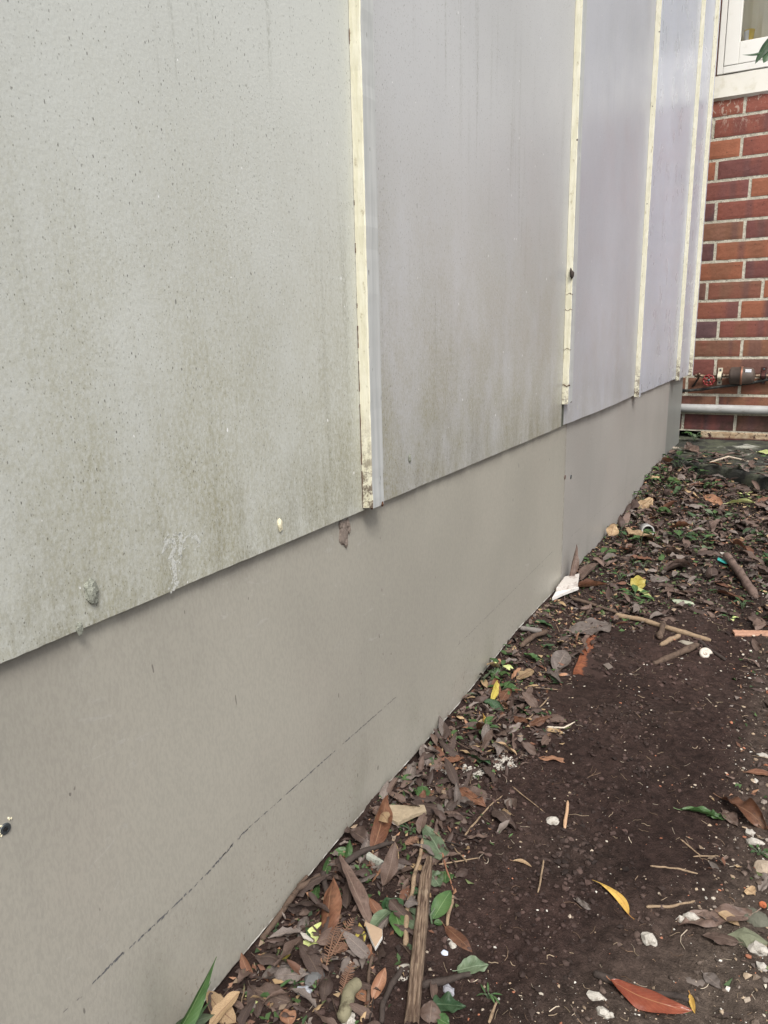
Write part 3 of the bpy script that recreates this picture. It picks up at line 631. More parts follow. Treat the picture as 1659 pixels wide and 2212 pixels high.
def clip(xc, zc, m_):
    mb = MB(); N = 12
    for side in (-1, 1):
        zc2 = zc + side * .030; mb.box(xc - .0105, xc + .0105, YB - .011, YB - .0075, zc2 - .0105, zc2 + .0105)
    pr = [(zc - .020, YB - .0095), (zc - .017, YB - .022), (zc - .013, YB - .038), (zc - .006, YB - .0475), (zc, YB - .049), (zc + .006, YB - .0475), (zc + .013, YB - .038), (zc + .017, YB - .022), (zc + .020, YB - .0095)]
    V = [(xc + s, y, z) for z, y in pr for s in (-.0085, .0085)]; V += [(x, y + .0025, z) for x, y, z in V]; L = len(pr) * 2
    F = [(2 * i, 2 * i + 1, 2 * i + 3, 2 * i + 2) for i in range(len(pr) - 1)] + [(2 * i + L, 2 * i + 2 + L, 2 * i + 3 + L, 2 * i + 1 + L) for i in range(len(pr) - 1)]
    F += [(2 * i, 2 * i + 2, 2 * i + 2 + L, 2 * i + L) for i in range(len(pr) - 1)] + [(2 * i + 1, 2 * i + 1 + L, 2 * i + 3 + L, 2 * i + 3) for i in range(len(pr) - 1)]
    mb.add(V, F); o = wpart(mb, 'pipe_clip', m_, smooth=False, bevel=.0008)
    for side in (-1, 1):
        mb = MB(); lathe(mb, (xc, YB - .0112, zc + side * .030), (0, -1, 0), [(0, .0052), (.0015, .005), (.002, .003)], 14); s_ = mb.obj('clip_screw', M_SCREW, o)
    mb = MB(); mb.tube([(xc - .012, yw, zc), (xc + .012, yw, zc)], .0135, 16); g = mb.obj('rubber_sleeve', M_BLACK, o, smooth=True); return o
clip(.124, .397, M_CLIP); clip(.312, .402, m_plain('tarnished_clip', (.09, .035, .03), .4, .5, .4, var=.3))
mb = MB()
for x0, x1, r in ((.138, .150, .0105), (.155, .168, .0085), (.280, .294, .0085), (.292, .304, .0100), (.322, .338, .0105)): mb = MB(); lathe(mb, (x0, yw, .401), (1, 0, 0), [(0, r * .9), (.001, r), (x1 - x0 - .001, r), (x1 - x0, r * .9)], 6); wpart(mb, 'hex_nut', M_BRASS, smooth=False)
mb = MB(); lathe(mb, (.168, yw - .012, .403), (1, 0, 0), [(0, .028), (.003, .036), (.008, .0395), (.048, .0405), (.0485, .042), (.058, .042), (.0585, .039), (.092, .037), (.100, .034), (.107, .025), (.110, .012)], 32)
mt = wpart(mb, 'meter_body', M_METER)
mb = MB(); lathe(mb, (.2165, yw - .012, .403), (1, 0, 0), [(0, .0425), (.0005, .0435), (.0080, .0435), (.0085, .0425)], 32); mb.obj('copper_band', m_plain('copper', (.30, .14, .09), .45, .5, .5), mt, smooth=True)
mb = MB(); mb.box(.236, .262, yw - .048, yw - .036, .420, .434); mb.obj('white_tag', m_plain('tag_white', (.78, .80, .85), .5), mt, bevel=.001)

# ------------------------------------------------------------------ leaf builder
def leaf_grid(L, W, bow_, cup, twist, seed, n=14, m=6, shape=0, ripple=.04, bend=0, petiole=.18, torn=0):
    """leaf along +x, base at -L/2; returns verts, faces, uv"""
    V = []; UV = []
    for i in range(n + 1):
        t = i / n
        if shape == 0: wv = math.sin(math.pi * t ** .85) ** .85            # elliptic
        elif shape == 1: wv = math.sin(math.pi * t ** .62) ** 1.1 * 1.02     # ovate, widest near base
        elif shape == 2: wv = math.sin(math.pi * t) ** .6 * (.9 + .1 * math.sin(t * 9 + seed))
        else:                                                               # lobed, ivy like
            wv = math.sin(math.pi * t ** .6) ** .8 * (.72 + .38 * abs(math.cos(t * 6.5)))
        wv = max(.012, wv) * (1 + .06 * MN.noise(Vector((t * 6, seed, 0))) + torn * MN.noise(Vector((t * 15, seed, 9)))); wv = max(.01, wv)
        x = (t - .5) * L; z0 = bow_ * L * (1 - (2 * t - 1) ** 2) + .5 * ripple * W * MN.noise(Vector((t * 4, seed, 5)))
        y0 = bend * L * (1 - (2 * t - 1) ** 2)
        tw = twist * (t - .5)
        for j in range(m + 1):
            u = j / m * 2 - 1; h = u * W / 2 * wv
            th = u * cup * wv                                                # roll the blade about the midrib
            yy = (W / 2 * wv) * math.sin(th / 1.0) / (cup * wv) if abs(cup) > .05 else h
            if abs(cup) > .05: zz = (W / 2 * wv) * (1 - math.cos(th)) / abs(cup * wv + 1e-6) * (1 if cup > 0 else -1)
            else: zz = 0
            zz += ripple * W * MN.noise(Vector((t * 5, u * 1.5, seed))) * (abs(u) + .15) * 2 - .03 * W * (1 - abs(u)) 
            y_ = yy * math.cos(tw) - zz * math.sin(tw); z_ = yy * math.sin(tw) + zz * math.cos(tw)
            V.append(Vector((x, y0 + y_, z0 + z_))); UV.append((t, (u + 1) / 2))
    F = [(i * (m + 1) + j, (i + 1) * (m + 1) + j, (i + 1) * (m + 1) + j + 1, i * (m + 1) + j + 1) for i in range(n) for j in range(m)]
    if petiole:
        c0 = V[m // 2]; c1 = c0 + Vector((-L * petiole, L * .04 * math.sin(seed * 3), L * .03)); r = max(.0005, W * .022); b = len(V)
        for c_, rr in ((c0 + Vector((L * .05, 0, 0)), r), (c0, r), ((c0 + c1) / 2 + Vector((0, 0, -r)), r * .9), (c1, r * 1.2)):
            for j in range(4): V.append(c_ + Vector((0, rr * math.cos(j * 1.57), rr * math.sin(j * 1.57)))); UV.append((.02, .5))
        F += [(b + i * 4 + j, b + i * 4 + (j + 1) % 4, b + (i + 1) * 4 + (j + 1) % 4, b + (i + 1) * 4 + j) for i in range(3) for j in range(4)]
    return V, F, UV
KEEP = []
def settle(V, M, sink=.0015, step=5):
    """lift/shift transform M so the verts rest on the ground and clear the wall"""
    P = [M @ v for v in V[::step]]
    mx = min(p.x for p in P); dx = max(0, -.0045 - mx + .001)
    dz = max(gh(p.x + dx, p.y, False) - p.z for p in P)
    return Matrix.Translation((dx, 0, dz - sink)) @ M
def hero_leaf(name, label, cat, mat, a, b, W, bow_=.06, cup=.5, twist=0, roll=0, seed=1, shape=0, zb=0, zt=0, bend=0, ripple=.05, petiole=.15, n=22, m=10, free=False, sink=-.0006):
    pa = ground(*a) if not isinstance(a, Vector) else a; pb = ground(*b) if not isinstance(b, Vector) else b
    pa = pa + Vector((0, 0, zb)); pb = pb + Vector((0, 0, zt))
    d = pb - pa; L = d.length; X = d.normalized(); Yv = Vector((0, 0, 1)).cross(X)
    Yv = Yv.normalized() if Yv.length > 1e-3 else Vector((0, 1, 0)); Z = X.cross(Yv)
    V, F, UV = leaf_grid(L, W, bow_, cup, twist, seed, n, m, shape, ripple, bend, petiole)
    Mx = Matrix(((X.x, Yv.x, Z.x), (X.y, Yv.y, Z.y), (X.z, Yv.z, Z.z))).to_4x4(); Mx = Matrix.Translation((pa + pb) / 2) @ Mx @ Matrix.Rotation(roll, 4, 'X')
    if not free: Mx = settle(V, Mx, sink)
    o = link(name, mesh(name, V, F, LV[mat], uv=UV, smooth=True)); o.matrix_world = Mx
    if label: tag(o, label, cat)
    KEEP.append(((pa + pb) / 2, L * .55)); 
    return o
HL = hero_leaf
# bottom right foreground
HL('fallen_leaf', 'glossy red brown leaf lying against a dark stick in the foreground', 'leaf', 'glossred', ('A6', 885, 915), ('A6', 1285, 1070), .0245, .03, -.35, .1, .12, 3, 0, bend=-.09, petiole=.06, n=30, m=14)
HL('fallen_leaf', 'curled golden leaf arching alone on the bare dark soil', 'leaf', 'gold', ('A6', 975, 585), ('A6', 795, 425), .0125, .02, -.5, .9, .15, 5, 0, bend=-.20, zt=.007, zb=.004, n=30, ripple=.01, sink=0)
HL('fallen_leaf', 'twisted long brown leaf at the gravelly edge of the bare soil', 'leaf', 'rust', ('B6', 590, 470), ('B6', 948, 720), .030, .10, 1.0, 1.6, .2, 8, 2, ripple=.14, n=30)
HL('fallen_leaf', 'flat crumpled brown leaf tucked under the twisted long brown leaf', 'leaf', 'brown', ('B6', 600, 585), ('B6', 720, 720), .022, .05, .4, .3, .1, 9, 1, ripple=.1)
HL('green_leaf', 'rolled bright green leaf with a pale tapering stalk beside the twisted brown leaf', 'leaf', 'green', ('B6', 270, 565), ('B6', 625, 640), .017, .05, 1.2, .3, -.2, 10, 0, ripple=.15, bend=.02)
HL('green_leaf', 'small folded green leaf pressed under the rolled bright green leaf', 'leaf', 'green', ('B6', 470, 600), ('B6', 600, 650), .014, .10, .9, .2, .4, 11, 1, ripple=.2)
HL('fallen_leaf', 'wide torn dull brown leaf half buried in soil at the foreground edge', 'leaf', 'brown', ('B6', 820, 1400), ('B6', 250, 1490), .030, .03, .4, .5, .1, 12, 2, ripple=.12, n=30)
HL('fallen_leaf', 'orange tinted leaf lying across the wide torn dull brown leaf', 'leaf', 'tan', ('B6', 560, 1380), ('B6', 730, 1460), .014, .05, .4, .2, .1, 13, 0, zb=.004)
HL('fallen_leaf', 'oval dull brown leaf with a curved stalk just below the wide torn leaf', 'leaf', 'brown', ('B6', 720, 1600), ('B6', 440, 1540), .020, .05, -.4, .2, .1, 14, 0, petiole=.4)
HL('fallen_leaf', 'thin grey brown leaf sliver sunk in the grit above the glossy red leaf', 'leaf', 'grey', ('B6', 450, 1830), ('B6', 590, 1950), .014, .03, .5, .1, .2, 15, 0)
HL('fallen_leaf', 'straight dark brown leaf on the gravel edge above the twisted brown leaf', 'leaf', 'rust', ('B6', 780, 280), ('B6', 990, 300), .013, .03, .4, 0, .2, 16, 0)
HL('fallen_leaf', 'small tan triangular leaf near the orange chip at the frame edge', 'leaf', 'tan', ('B6', 780, 1180), ('B6', 850, 1230), .018, .03, .2, 0, .1, 17, 1, petiole=0)
HL('fallen_leaf', 'thin curled leaf sliver across the end of the dark stick', 'leaf', 'gold', ('A6', 1275, 970), ('A6', 1300, 1060), .006, .05, .8, .5, .3, 18, 0, zb=.004, zt=.002)
HL('fallen_leaf', 'dry forked leaf scrap in the middle of the bare soil', 'leaf', 'grey', ('A6', 715, 505), ('A6', 790, 550), .009, .10, .8, .9, .5, 19, 2, ripple=.2)
HL('fallen_leaf', 'tiny striped curled leaf left of the middle of the bare soil', 'leaf', 'tan', ('A6', 405, 312), ('A6', 500, 330), .006, .02, .8, .4, .2, 20, 0, bend=.12)
# near strip by the skirting
HL('fallen_leaf', 'long brown leaf leaning on the litter pile beside the skirting', 'leaf', 'brown', ('A5', 1070, 775), ('A5', 918, 500), .0225, .05, .5, .5, .5, 21, 0, zt=.020, bend=.06, n=30)
HL('fallen_leaf', 'upright folded rust brown leaf behind the yellow green leaf', 'leaf', 'rust', ('A5', 850, 860), ('A5', 885, 620), .034, .04, -.6, -.4, -.7, 22, 0, zt=.022, zb=.004, n=30)
HL('fallen_leaf', 'brown leaf with a long stalk pointing at the twig, near the wooden splinter', 'leaf', 'brown', ('A5', 1290, 495), ('A5', 1120, 590), .0175, .06, .7, .6, .3, 23, 0, bend=-.05, petiole=.15)
HL('fallen_leaf', 'rust leaf with a pale yellow folded rim next to the flat grey shard', 'leaf', 'rust', ('A5', 1070, 430), ('A5', 1148, 190), .026, .06, .9, .5, .6, 24, 0, zb=.006, zt=.024, n=30)
HL('fallen_leaf', 'horizontal brown leaf touching the skirting over the curved root', 'leaf', 'brown', ('A5', 915, 540), ('A5', 735, 560), .0165, .05, .7, .4, .3, 25, 0, zb=.012, zt=.014)
HL('fallen_leaf', 'dark curled brown leaf at the skirting above the litter pile', 'leaf', 'dark', ('A5', 940, 335), ('A5', 1060, 400), .022, .10, 1.0, .6, .3, 26, 1, zb=.010, ripple=.15)
HL('fallen_leaf', 'greyish rolled leaf between the dark curled leaf and a mossy twig', 'leaf', 'grey', ('A5', 1010, 465), ('A5', 1060, 380), .014, .06, 1.2, .4, .4, 27, 0, zt=.012)
HL('fallen_leaf', 'pale tan dead leaf folded beside the grey shard', 'leaf', 'brown', ('C6', 700, 460), ('C6', 860, 560), .020, .05, .5, .1, .1, 28, 0, zb=.004)
HL('yellow_leaf', 'large yellow green leaf with brown edges in the near litter', 'leaf', 'lime', ('B1', 1290, 1300), ('B1', 1570, 1010), .0230, .05, .3, .3, .1, 29, 0, bend=-.07, zt=.010, zb=.008, n=30)
HL('yellow_leaf', 'narrow yellow leaf under fern fragments in the near litter', 'leaf', 'yellow', ('A5', 985, 905), ('A5', 1010, 765), .0120, .05, .6, .3, .3, 30, 0, bend=-.10, zt=.004, zb=.004)
HL('yellow_leaf', 'little yellow leaf curled beside grey leaves near the skirting', 'leaf', 'yellow', ('B1', 1045, 1450), ('B1', 1165, 1320), .0075, .08, .9, .5, .2, 31, 0)
HL('yellow_leaf', 'tiny tan yellow leaf beside the strappy green blades', 'leaf', 'tan', ('B1', 330, 1860), ('B1', 440, 1865), .012, .08, .6, .5, .2, 32, 1)
HL('fallen_leaf', 'grey soggy leaf lying under the little yellow leaf', 'leaf', 'grey', ('B1', 830, 1620), ('B1', 1190, 1480), .016, .05, .4, .3, .1, 33, 0)
HL('fallen_leaf', 'grey crinkled leaf standing beside the large yellow green leaf', 'leaf', 'grey', ('B1', 1230, 1180), ('B1', 1330, 1000), .014, .05, .9, .5, .2, 34, 2, zt=.006)
HL('fallen_leaf', 'dark purplish crinkled leaf in the near litter under the grey soggy leaf', 'leaf', 'dark', ('B1', 900, 1590), ('B1', 1130, 1680), .018, .06, .3, .2, .1, 35, 2)
HL('fallen_leaf', 'orange pointed leaf tip at the bottom edge among near litter', 'leaf', 'orange', ('B1', 1140, 2130), ('B1', 1090, 2000), .017, .06, .5, 0, .1, 36, 0, zt=.006)
HL('fallen_leaf', 'brown leaf with a pointed tip close to the bottom edge near the blades', 'leaf', 'brown', ('B1', 1010, 1700), ('B1', 920, 1880), .015, .06, .5, .2, .2, 37, 1)
HL('fallen_leaf', 'oval red brown leaf beside the bare soil, right of the green leaves', 'leaf', 'rust', ('B2', 1050, 660), ('B2', 1320, 920), .0150, .05, -.5, .2, .2, 38, 0)
HL('fallen_leaf', 'pinkish brown leaf fragment below the white triangular shard', 'leaf', 'orange', ('B2', 230, 890), ('B2', 345, 960), .017, .05, .4, .2, .1, 39, 1)
HL('fallen_leaf', 'orange pointed curled leaf standing left of the weathered splinter', 'leaf', 'orange', ('B2', 340, 1390), ('B2', 470, 1170), .014, .05, 1.0, .6, .4, 40, 0, zt=.012)
HL('fallen_leaf', 'pink salmon peeled bark like leaf at the lower litter edge', 'leaf', 'orange', ('B2', 160, 1280), ('B2', 290, 1400), .013, .05, .7, .2, .2, 41, 2)
HL('fallen_leaf', 'folded brown leaf at the bottom edge right of the weathered splinter', 'leaf', 'brown', ('B2', 900, 1600), ('B2', 925, 1450), .024, .06, -.9, 0, .1, 42, 0, zt=.010)
HL('fallen_leaf', 'thin pointed brown leaf standing above the folded brown leaf', 'leaf', 'brown', ('B2', 940, 1380), ('B2', 920, 1210), .010, .05, .9, .5, .4, 43, 0, zt=.006)
HL('green_leaf', 'large sage green leaf folded over a twig end above the weathered splinter', 'leaf', 'sage', ('C6', 1480, 1030), ('C6', 1215, 640), .030, .08, -.6, .5, .2, 44, 1, zb=.006, zt=.010, n=30, ripple=.1)
HL('green_leaf', 'dusty ragged grey green leaf beside the large sage leaf', 'leaf', 'sage', ('C6', 1300, 760), ('C6', 1420, 690), .026, .04, .3, 0, .1, 45, 3, ripple=.12)
HL('green_leaf', 'furry grey green leaf under the top of the weathered splinter', 'leaf', 'sage', ('C6', 1300, 1120), ('C6', 1440, 1290), .024, .04, .3, .2, .1, 46, 2, ripple=.1)
HL('green_leaf', 'small heart shaped green leaf on the soil edge by a curved root', 'leaf', 'green', ('C6', 1490, 1140), ('C6', 1500, 1270), .020, .03, .2, 0, 0, 47, 3)
HL('green_leaf', 'flat worn olive leaf lying over the dark stick end', 'leaf', 'sage', ('B2', 1170, 1110), ('B2', 1480, 1060), .021, .03, .3, .1, 0, 48, 2, ripple=.1)
HL('green_leaf', 'broad olive green leaf at the bottom edge right of the weathered splinter', 'leaf', 'deep', ('B2', 930, 1440), ('B2', 1260, 1470), .022, .03, .3, .1, 0, 49, 3, ripple=.1)
HL('green_leaf', 'green leaf edge at the very bottom beside the folded brown leaf', 'leaf', 'green', ('B2', 970, 1570), ('B2', 1100, 1640), .016, .03, .3, .1, 0, 50, 0)
HL('green_leaf', 'green leaf standing against the skirting above the curved root', 'leaf', 'green', ('B1', 1460, 520), ('B1', 1530, 290), .011, .03, .7, .4, .6, 51, 0, zt=.010, zb=.010)
HL('green_leaf', 'green leaf with yellow edge at the skirting above the long brown leaf', 'leaf', 'green', ('A5', 850, 420), ('A5', 945, 410), .014, .05, .6, .4, .3, 52, 0, zt=.010, zb=.014)
HL('green_leaf', 'upright narrow green leaf inside the pile of brown leaves', 'leaf', 'green', ('A5', 950, 480), ('A5', 965, 400), .010, .05, .7, .3, .5, 53, 0, zt=.012)
HL('green_leaf', 'green leaf resting on the soil by the skirting above the rust leaf', 'leaf', 'green', ('C6', 1030, 160), ('C6', 1180, 130), .014, .06, .5, .3, .2, 54, 0, zb=.004)
HL('green_leaf', 'small lobed green leaf beside an arching pale stalk', 'leaf', 'green', ('C6', 1240, 250), ('C6', 1260, 380), .021, .04, .3, .1, 0, 55, 3, zb=.008)
HL('green_leaf', 'pale green heart shaped leaf under the long bare twig', 'leaf', 'sage', ('C6', 1560, 310), ('C6', 1490, 270), .016, .04, .3, .1, 0, 56, 3)
HL('fallen_leaf', 'tiny orange leaf scrap beside the long bare twig', 'leaf', 'orange', ('C6', 1450, 270), ('C6', 1430, 200), .013, .04, .3, .1, 0, 57, 1)
# middle distance
HL('fallen_leaf', 'flat tan leaf with a dark stalk lying at the edge of the bare soil', 'leaf', 'tan', ('B5', 1300, 570), ('B5', 1150, 640), .036, .02, .2, .1, 0, 58, 2, petiole=.3)
HL('yellow_leaf', 'upright yellow leaf in the ivy clump beside the skirting', 'leaf', 'yellow', ('B5', 890, 880), ('B5', 965, 715), .016, .05, .5, .2, .9, 59, 2, zt=.016, zb=.004)
HL('yellow_leaf', 'small amber leaf hanging on a stalk beside the skirting', 'leaf', 'gold', ('B5', 830, 1100), ('B5', 820, 1010), .010, .06, .7, .3, .9, 60, 0, zt=.006)
HL('green_leaf', 'glossy green leaf curled beside the flat tan leaf', 'leaf', 'green', ('B5', 1370, 480), ('B5', 1220, 460), .024, .09, .8, .4, .1, 61, 0, zt=.008, ripple=.1)
HL('green_leaf', 'dark glossy green leaf on the litter where the skirting meets soil', 'leaf', 'deep', ('B5', 1330, 95), ('B5', 1510, 145), .022, .06, .5, .3, .1, 62, 0, zb=.010, zt=.006)
HL('green_leaf', 'dusty green leaf against the skirting beside the dark glossy leaf', 'leaf', 'sage', ('B5', 1310, 120), ('B5', 1170, 140), .022, .06, .4, .3, .2, 63, 0, zb=.010, zt=.010)
HL('green_leaf', 'grey green leaf propped against the skirting above the upright yellow leaf', 'leaf', 'sage', ('B5', 870, 600), ('B5', 760, 700), .028, .05, .3, .2, .8, 64, 2, zb=.022, zt=.016)
HL('green_leaf', 'round green leaf beside the upright yellow leaf', 'leaf', 'green', ('B5', 880, 590), ('B5', 1000, 630), .026, .05, .3, .2, .5, 65, 2, zb=.014, zt=.010)
HL('green_leaf', 'olive green leaf tip sticking out over the skirting edge', 'leaf', 'sage', ('B5', 770, 800), ('B5', 630, 820), .020, .06, .4, .2, .3, 66, 0, zb=.010, zt=.012)
HL('green_leaf', 'jagged green leaf pointing towards the flat tan leaf', 'leaf', 'green', ('B5', 1030, 720), ('B5', 1190, 770), .020, .05, .4, .2, .2, 67, 3, zb=.006)
HL('fallen_leaf', 'shiny brown leaf standing at the skirting below the ivy clump', 'leaf', 'grey', ('B5', 240, 1500), ('B5', 240, 1340), .022, .05, .3, .2, .6, 68, 0, zt=.010)
HL('fallen_leaf', 'large grey brown leaf with a thin looping stalk beside the buried brick', 'leaf', 'grey', ('B4', 170, 1170), ('B4', 280, 1020), .040, .05, .7, .3, .3, 69, 0, zt=.010)
HL('fallen_leaf', 'big flat grey brown leaf spread over the corner of the buried brick', 'leaf', 'grey', ('B4', 320, 820), ('B4', 700, 700), .075, .02, .2, .2, .05, 70, 2, ripple=.05, zb=.012, zt=.010)
HL('fallen_leaf', 'tall dark brown leaf standing upright against the skirting joint', 'leaf', 'brown', ('B4', 320, 320), ('B4', 370, 300), .026, .0, 1.0, .8, 1.2, 71, 0, zb=.0, zt=.085)
HL('fallen_leaf', 'large curved chestnut leaf on top of the white painted fragment', 'leaf', 'rust', ('B4', 350, 360), ('B4', 680, 350), .036, .02, 1.1, .3, -.9, 72, 0, zb=.012, zt=.016, bend=.05, n=30)
HL('fallen_leaf', 'big brown leaf leaning behind the large curved chestnut leaf', 'leaf', 'brown', ('B4', 430, 320), ('B4', 590, 170), .045, .05, .6, .3, -.3, 73, 0, zb=.012, zt=.02)
HL('yellow_leaf', 'crumpled yellow leaf above green sprig in the middle of the litter', 'leaf', 'yellow', ('B4', 950, 380), ('B4', 1010, 290), .040, .08, .5, .4, .3, 74, 2, ripple=.15, zt=.010)
HL('green_leaf', 'pale lime leaf blade beside the crumpled yellow leaf', 'leaf', 'lime', ('B4', 920, 360), ('B4', 1150, 470), .013, .05, .5, .2, .2, 75, 0, zb=.012)
HL('fallen_leaf', 'silvery grey leaf with a raised ridge right of the green sprig', 'leaf', 'grey', ('B4', 1100, 250), ('B4', 1300, 270), .050, .06, -.5, .3, .1, 76, 1)
HL('fallen_leaf', 'wide dark curled leaf lying like a boat above the silvery leaf', 'leaf', 'dark', ('B4', 1240, 190), ('B4', 1510, 160), .045, .08, 1.0, .3, -.2, 77, 0, zt=.008)
HL('fallen_leaf', 'long rust brown leaf lying right of the crumpled yellow leaf', 'leaf', 'rust', ('A3', 1270, 1090), ('A3', 1535, 1190), .026, .05, .8, .3, -.4, 78, 0, zt=.004)
HL('fallen_leaf', 'cupped orange brown leaf at the far litter, beside a thick stick', 'leaf', 'rust', ('A3', 1420, 790), ('A3', 1550, 870), .045, .08, 1.1, .3, -.6, 79, 0, zb=.012)
HL('green_leaf', 'large pale lime leaf lying flat in the far litter', 'leaf', 'lime', ('B3', 1280, 545), ('B3', 1540, 555), .044, .05, .6, .1, -.5, 80, 0, bend=0, n=30)
HL('fallen_leaf', 'orange leaf lying left of the large pale lime leaf', 'leaf', 'orange', ('B3', 1075, 510), ('B3', 1255, 575), .040, .03, .5, .1, .3, 81, 0)
HL('fallen_leaf', 'dark red leaf lying below the orange leaf in the far litter', 'leaf', 'rust', ('B3', 780, 755), ('B3', 980, 745), .050, .03, .9, .1, -.5, 82, 0, bend=.03)
HL('green_leaf', 'arched olive green leaf at the far end of the skirting', 'leaf', 'lime', ('B3', 740, 425), ('B3', 905, 405), .045, .10, .7, .1, -.4, 83, 0, bend=.06, zb=.01, zt=.01)
HL('fallen_leaf', 'crumpled straw coloured leaf against the far skirting', 'leaf', 'tan', ('B3', 470, 600), ('B3', 575, 620), .090, .06, .5, .3, .2, 84, 2, ripple=.16, zt=.02, zb=.02)
HL('fallen_leaf', 'second tan leaf overlapping the crumpled straw coloured leaf', 'leaf', 'tan', ('B3', 530, 570), ('B3', 625, 580), .060, .06, .5, .3, .2, 85, 1, zt=.03, zb=.03)
HL('fallen_leaf', 'upright tan scrap of leaf leaning on the middle of the skirting', 'leaf', 'tan', ('B3', 240, 860), ('B3', 265, 850), .040, .0, .5, .3, .9, 86, 2, zt=.055, zb=.01)
HL('fallen_leaf', 'broad beige dry leaf in front of the grey pipe socket', 'leaf', 'tan', ('B3', 400, 850), ('B3', 620, 830), .085, .04, .3, .3, .1, 87, 0, ripple=.08, zb=.01)
HL('green_leaf', 'dark green leaf lying at the skirting left of the beige dry leaf', 'leaf', 'green', ('B3', 160, 985), ('B3', 290, 980), .036, .05, .4, .2, .2, 88, 0, zt=.01)
HL('fallen_leaf', 'cupped dull brown leaf in the centre of the far litter', 'leaf', 'brown', ('B3', 730, 985), ('B3', 900, 1010), .055, .08, .9, .2, -.4, 89, 0, zt=.01)
HL('fallen_leaf', 'long folded grey brown leaf beside the thick stick', 'leaf', 'brown', ('B3', 720, 1130), ('B3', 960, 1090), .050, .08, 1.0, .3, -.5, 90, 0, zt=.012, zb=.01)
HL('green_leaf', 'pale green leaf lying on a white chip in the far litter', 'leaf', 'sage', ('B3', 1070, 960), ('B3', 1160, 930), .030, .03, .3, .2, .1, 91, 0, zb=.01)
HL('yellow_leaf', 'bright yellow green leaf at the foot of the brick wall', 'leaf', 'lime', ('V', 820, 1680), ('V', 880, 1620), .05, .05, .6, .3, .6, 92, 0, zb=.1, zt=.13, free=True)
HL('green_leaf', 'pale curved leaf on the mossy slab at the frame edge', 'leaf', 'lime', atz('V', 1500, 1760, .097), atz('V', 1700, 1790, .097), .045, .05, .6, .3, .2, 93, 0, free=True)
HL('fallen_leaf', 'dull pink brown leaf on the slab by the far corner', 'leaf', 'brown', atz('V', 360, 1700, .100), atz('V', 600, 1760, .098), .06, .05, .5, .3, .2, 94, 0, free=True)
HL('fallen_leaf', 'upright curled brown leaf behind the dull pink brown leaf on the slab', 'leaf', 'brown', atz('V', 380, 1720, .112), atz('V', 500, 1640, .135), .05, .05, .8, .3, .6, 95, 2, free=True)

# ------------------------------------------------------------------ sticks, twigs, splinters
def stick(name, label, cat, m, pts, r, taper=.6, n=11, jit=.25, zoff=0, seg=11, wob=.28, grp=None):
    r *= .88
    P = []; G = [(ground(*p[:3]), (p[3] if len(p) > 3 else 0)) for p in pts]
    for (a, za), (b, zb) in zip(G, G[1:]):
        for i in range(seg): P.append(a.lerp(b, i / seg) + Vector((0, 0, za + (zb - za) * i / seg)))
    P.append(G[-1][0] + Vector((0, 0, G[-1][1])))
    N = len(P); Q = []
    for i, p in enumerate(P):
        rr = r * (1 - (1 - taper) * i / max(1, N - 1)); q_ = p + Vector((r * wob * 4 * MN.noise(p * 35), r * wob * 4 * MN.noise(p * 35 + Vector((9, 9, 9))), 0))
        q_.z = max(q_.z + zoff, gh(q_.x, q_.y, False)) + rr * .55; q_.x = max(q_.x, rr - .004); Q.append(q_)
    KEEP.extend((q_, r * 1.5 + .004) for q_ in Q[::2]); c0 = Q[N // 2].copy(); mb = MB(); mb.tube([q_ - c0 for q_ in Q], [r * (1 - (1 - taper) * i / max(1, N - 1)) * (1 + .28 * MN.noise(Q[i] * (.16 / r)) + .12 * MN.noise(Q[i] * (.5 / r))) * (.55 if i in (0, N - 1) else 1) for i in range(N)], n, jit=jit * .4)
    o = mb.obj(name, m, None, smooth=True); o.location = c0; return tag(o, label, cat, grp)
stick('stick', 'dark bark covered stick above the glossy red brown leaf', 'stick', M_DBARK, [('A6', 795, 860), ('A6', 900, 905), ('A6', 1060, 955), ('A6', 1280, 1000)], .0042, .9)
stick('twig', 'long straight brown twig leaning towards the bare soil from the sage leaf', 'twig', M_BARK, [('A5', 1492, 0), ('A5', 1430, 150), ('A5', 1350, 300)], .0021, 1.1)
stick('twig', 'long pale brown twig with a cut end left of the weathered splinter', 'twig', M_TWIG, [('A5', 1322, 380, .008), ('A5', 1285, 560, .008), ('A5', 1245, 720, .006), ('A5', 1228, 885, .002)], .0026, 1.3)
stick('twig', 'thin straw lying along the pale brown twig', 'twig', M_TWIG, [('B2', 690, 400, .006), ('B2', 650, 590, .006), ('B2', 625, 720, .004)], .0010, .8)
stick('root', 'curved dark root hugging the foot of the skirting', 'root', M_BARK, [('A5', 530, 850), ('A5', 560, 750, .004), ('A5', 640, 680, .006), ('A5', 720, 625, .010), ('A5', 830, 575, .012)], .0038, .9, wob=.05)
stick('twig', 'broken dark twig poking over the skirting above the curved root', 'twig', M_BARK, [('A5', 655, 600, .010), ('A5', 740, 570, .012)], .0019, 1.3)
stick('stick', 'blackened hollow stick standing beside the upright rust leaf', 'stick', M_DBARK, [('B1', 1560, 900, .004), ('B1', 1540, 760, .010), ('B1', 1500, 600, .016)], .0042, .8)
stick('stick', 'split dark stick with pale bark right of the weathered splinter', 'stick', M_DBARK, [('B2', 830, 1290, .002), ('B2', 1060, 1200, .003), ('B2', 1320, 1140)], .0045, .8)
stick('twig', 'knobbly pinkish brown twig beside the pointed green leaf', 'twig', M_TWIG, [('B2', 1128, 390, .004), ('B2', 1105, 520, .004), ('B2', 1070, 650)], .0023, 1.0)
stick('twig', 'straight dull twig upright in the near litter below the white shard', 'twig', M_BARK, [('B2', 330, 970, .004), ('B2', 300, 1240, .006), ('B2', 305, 1500, .002)], .0021, .9)
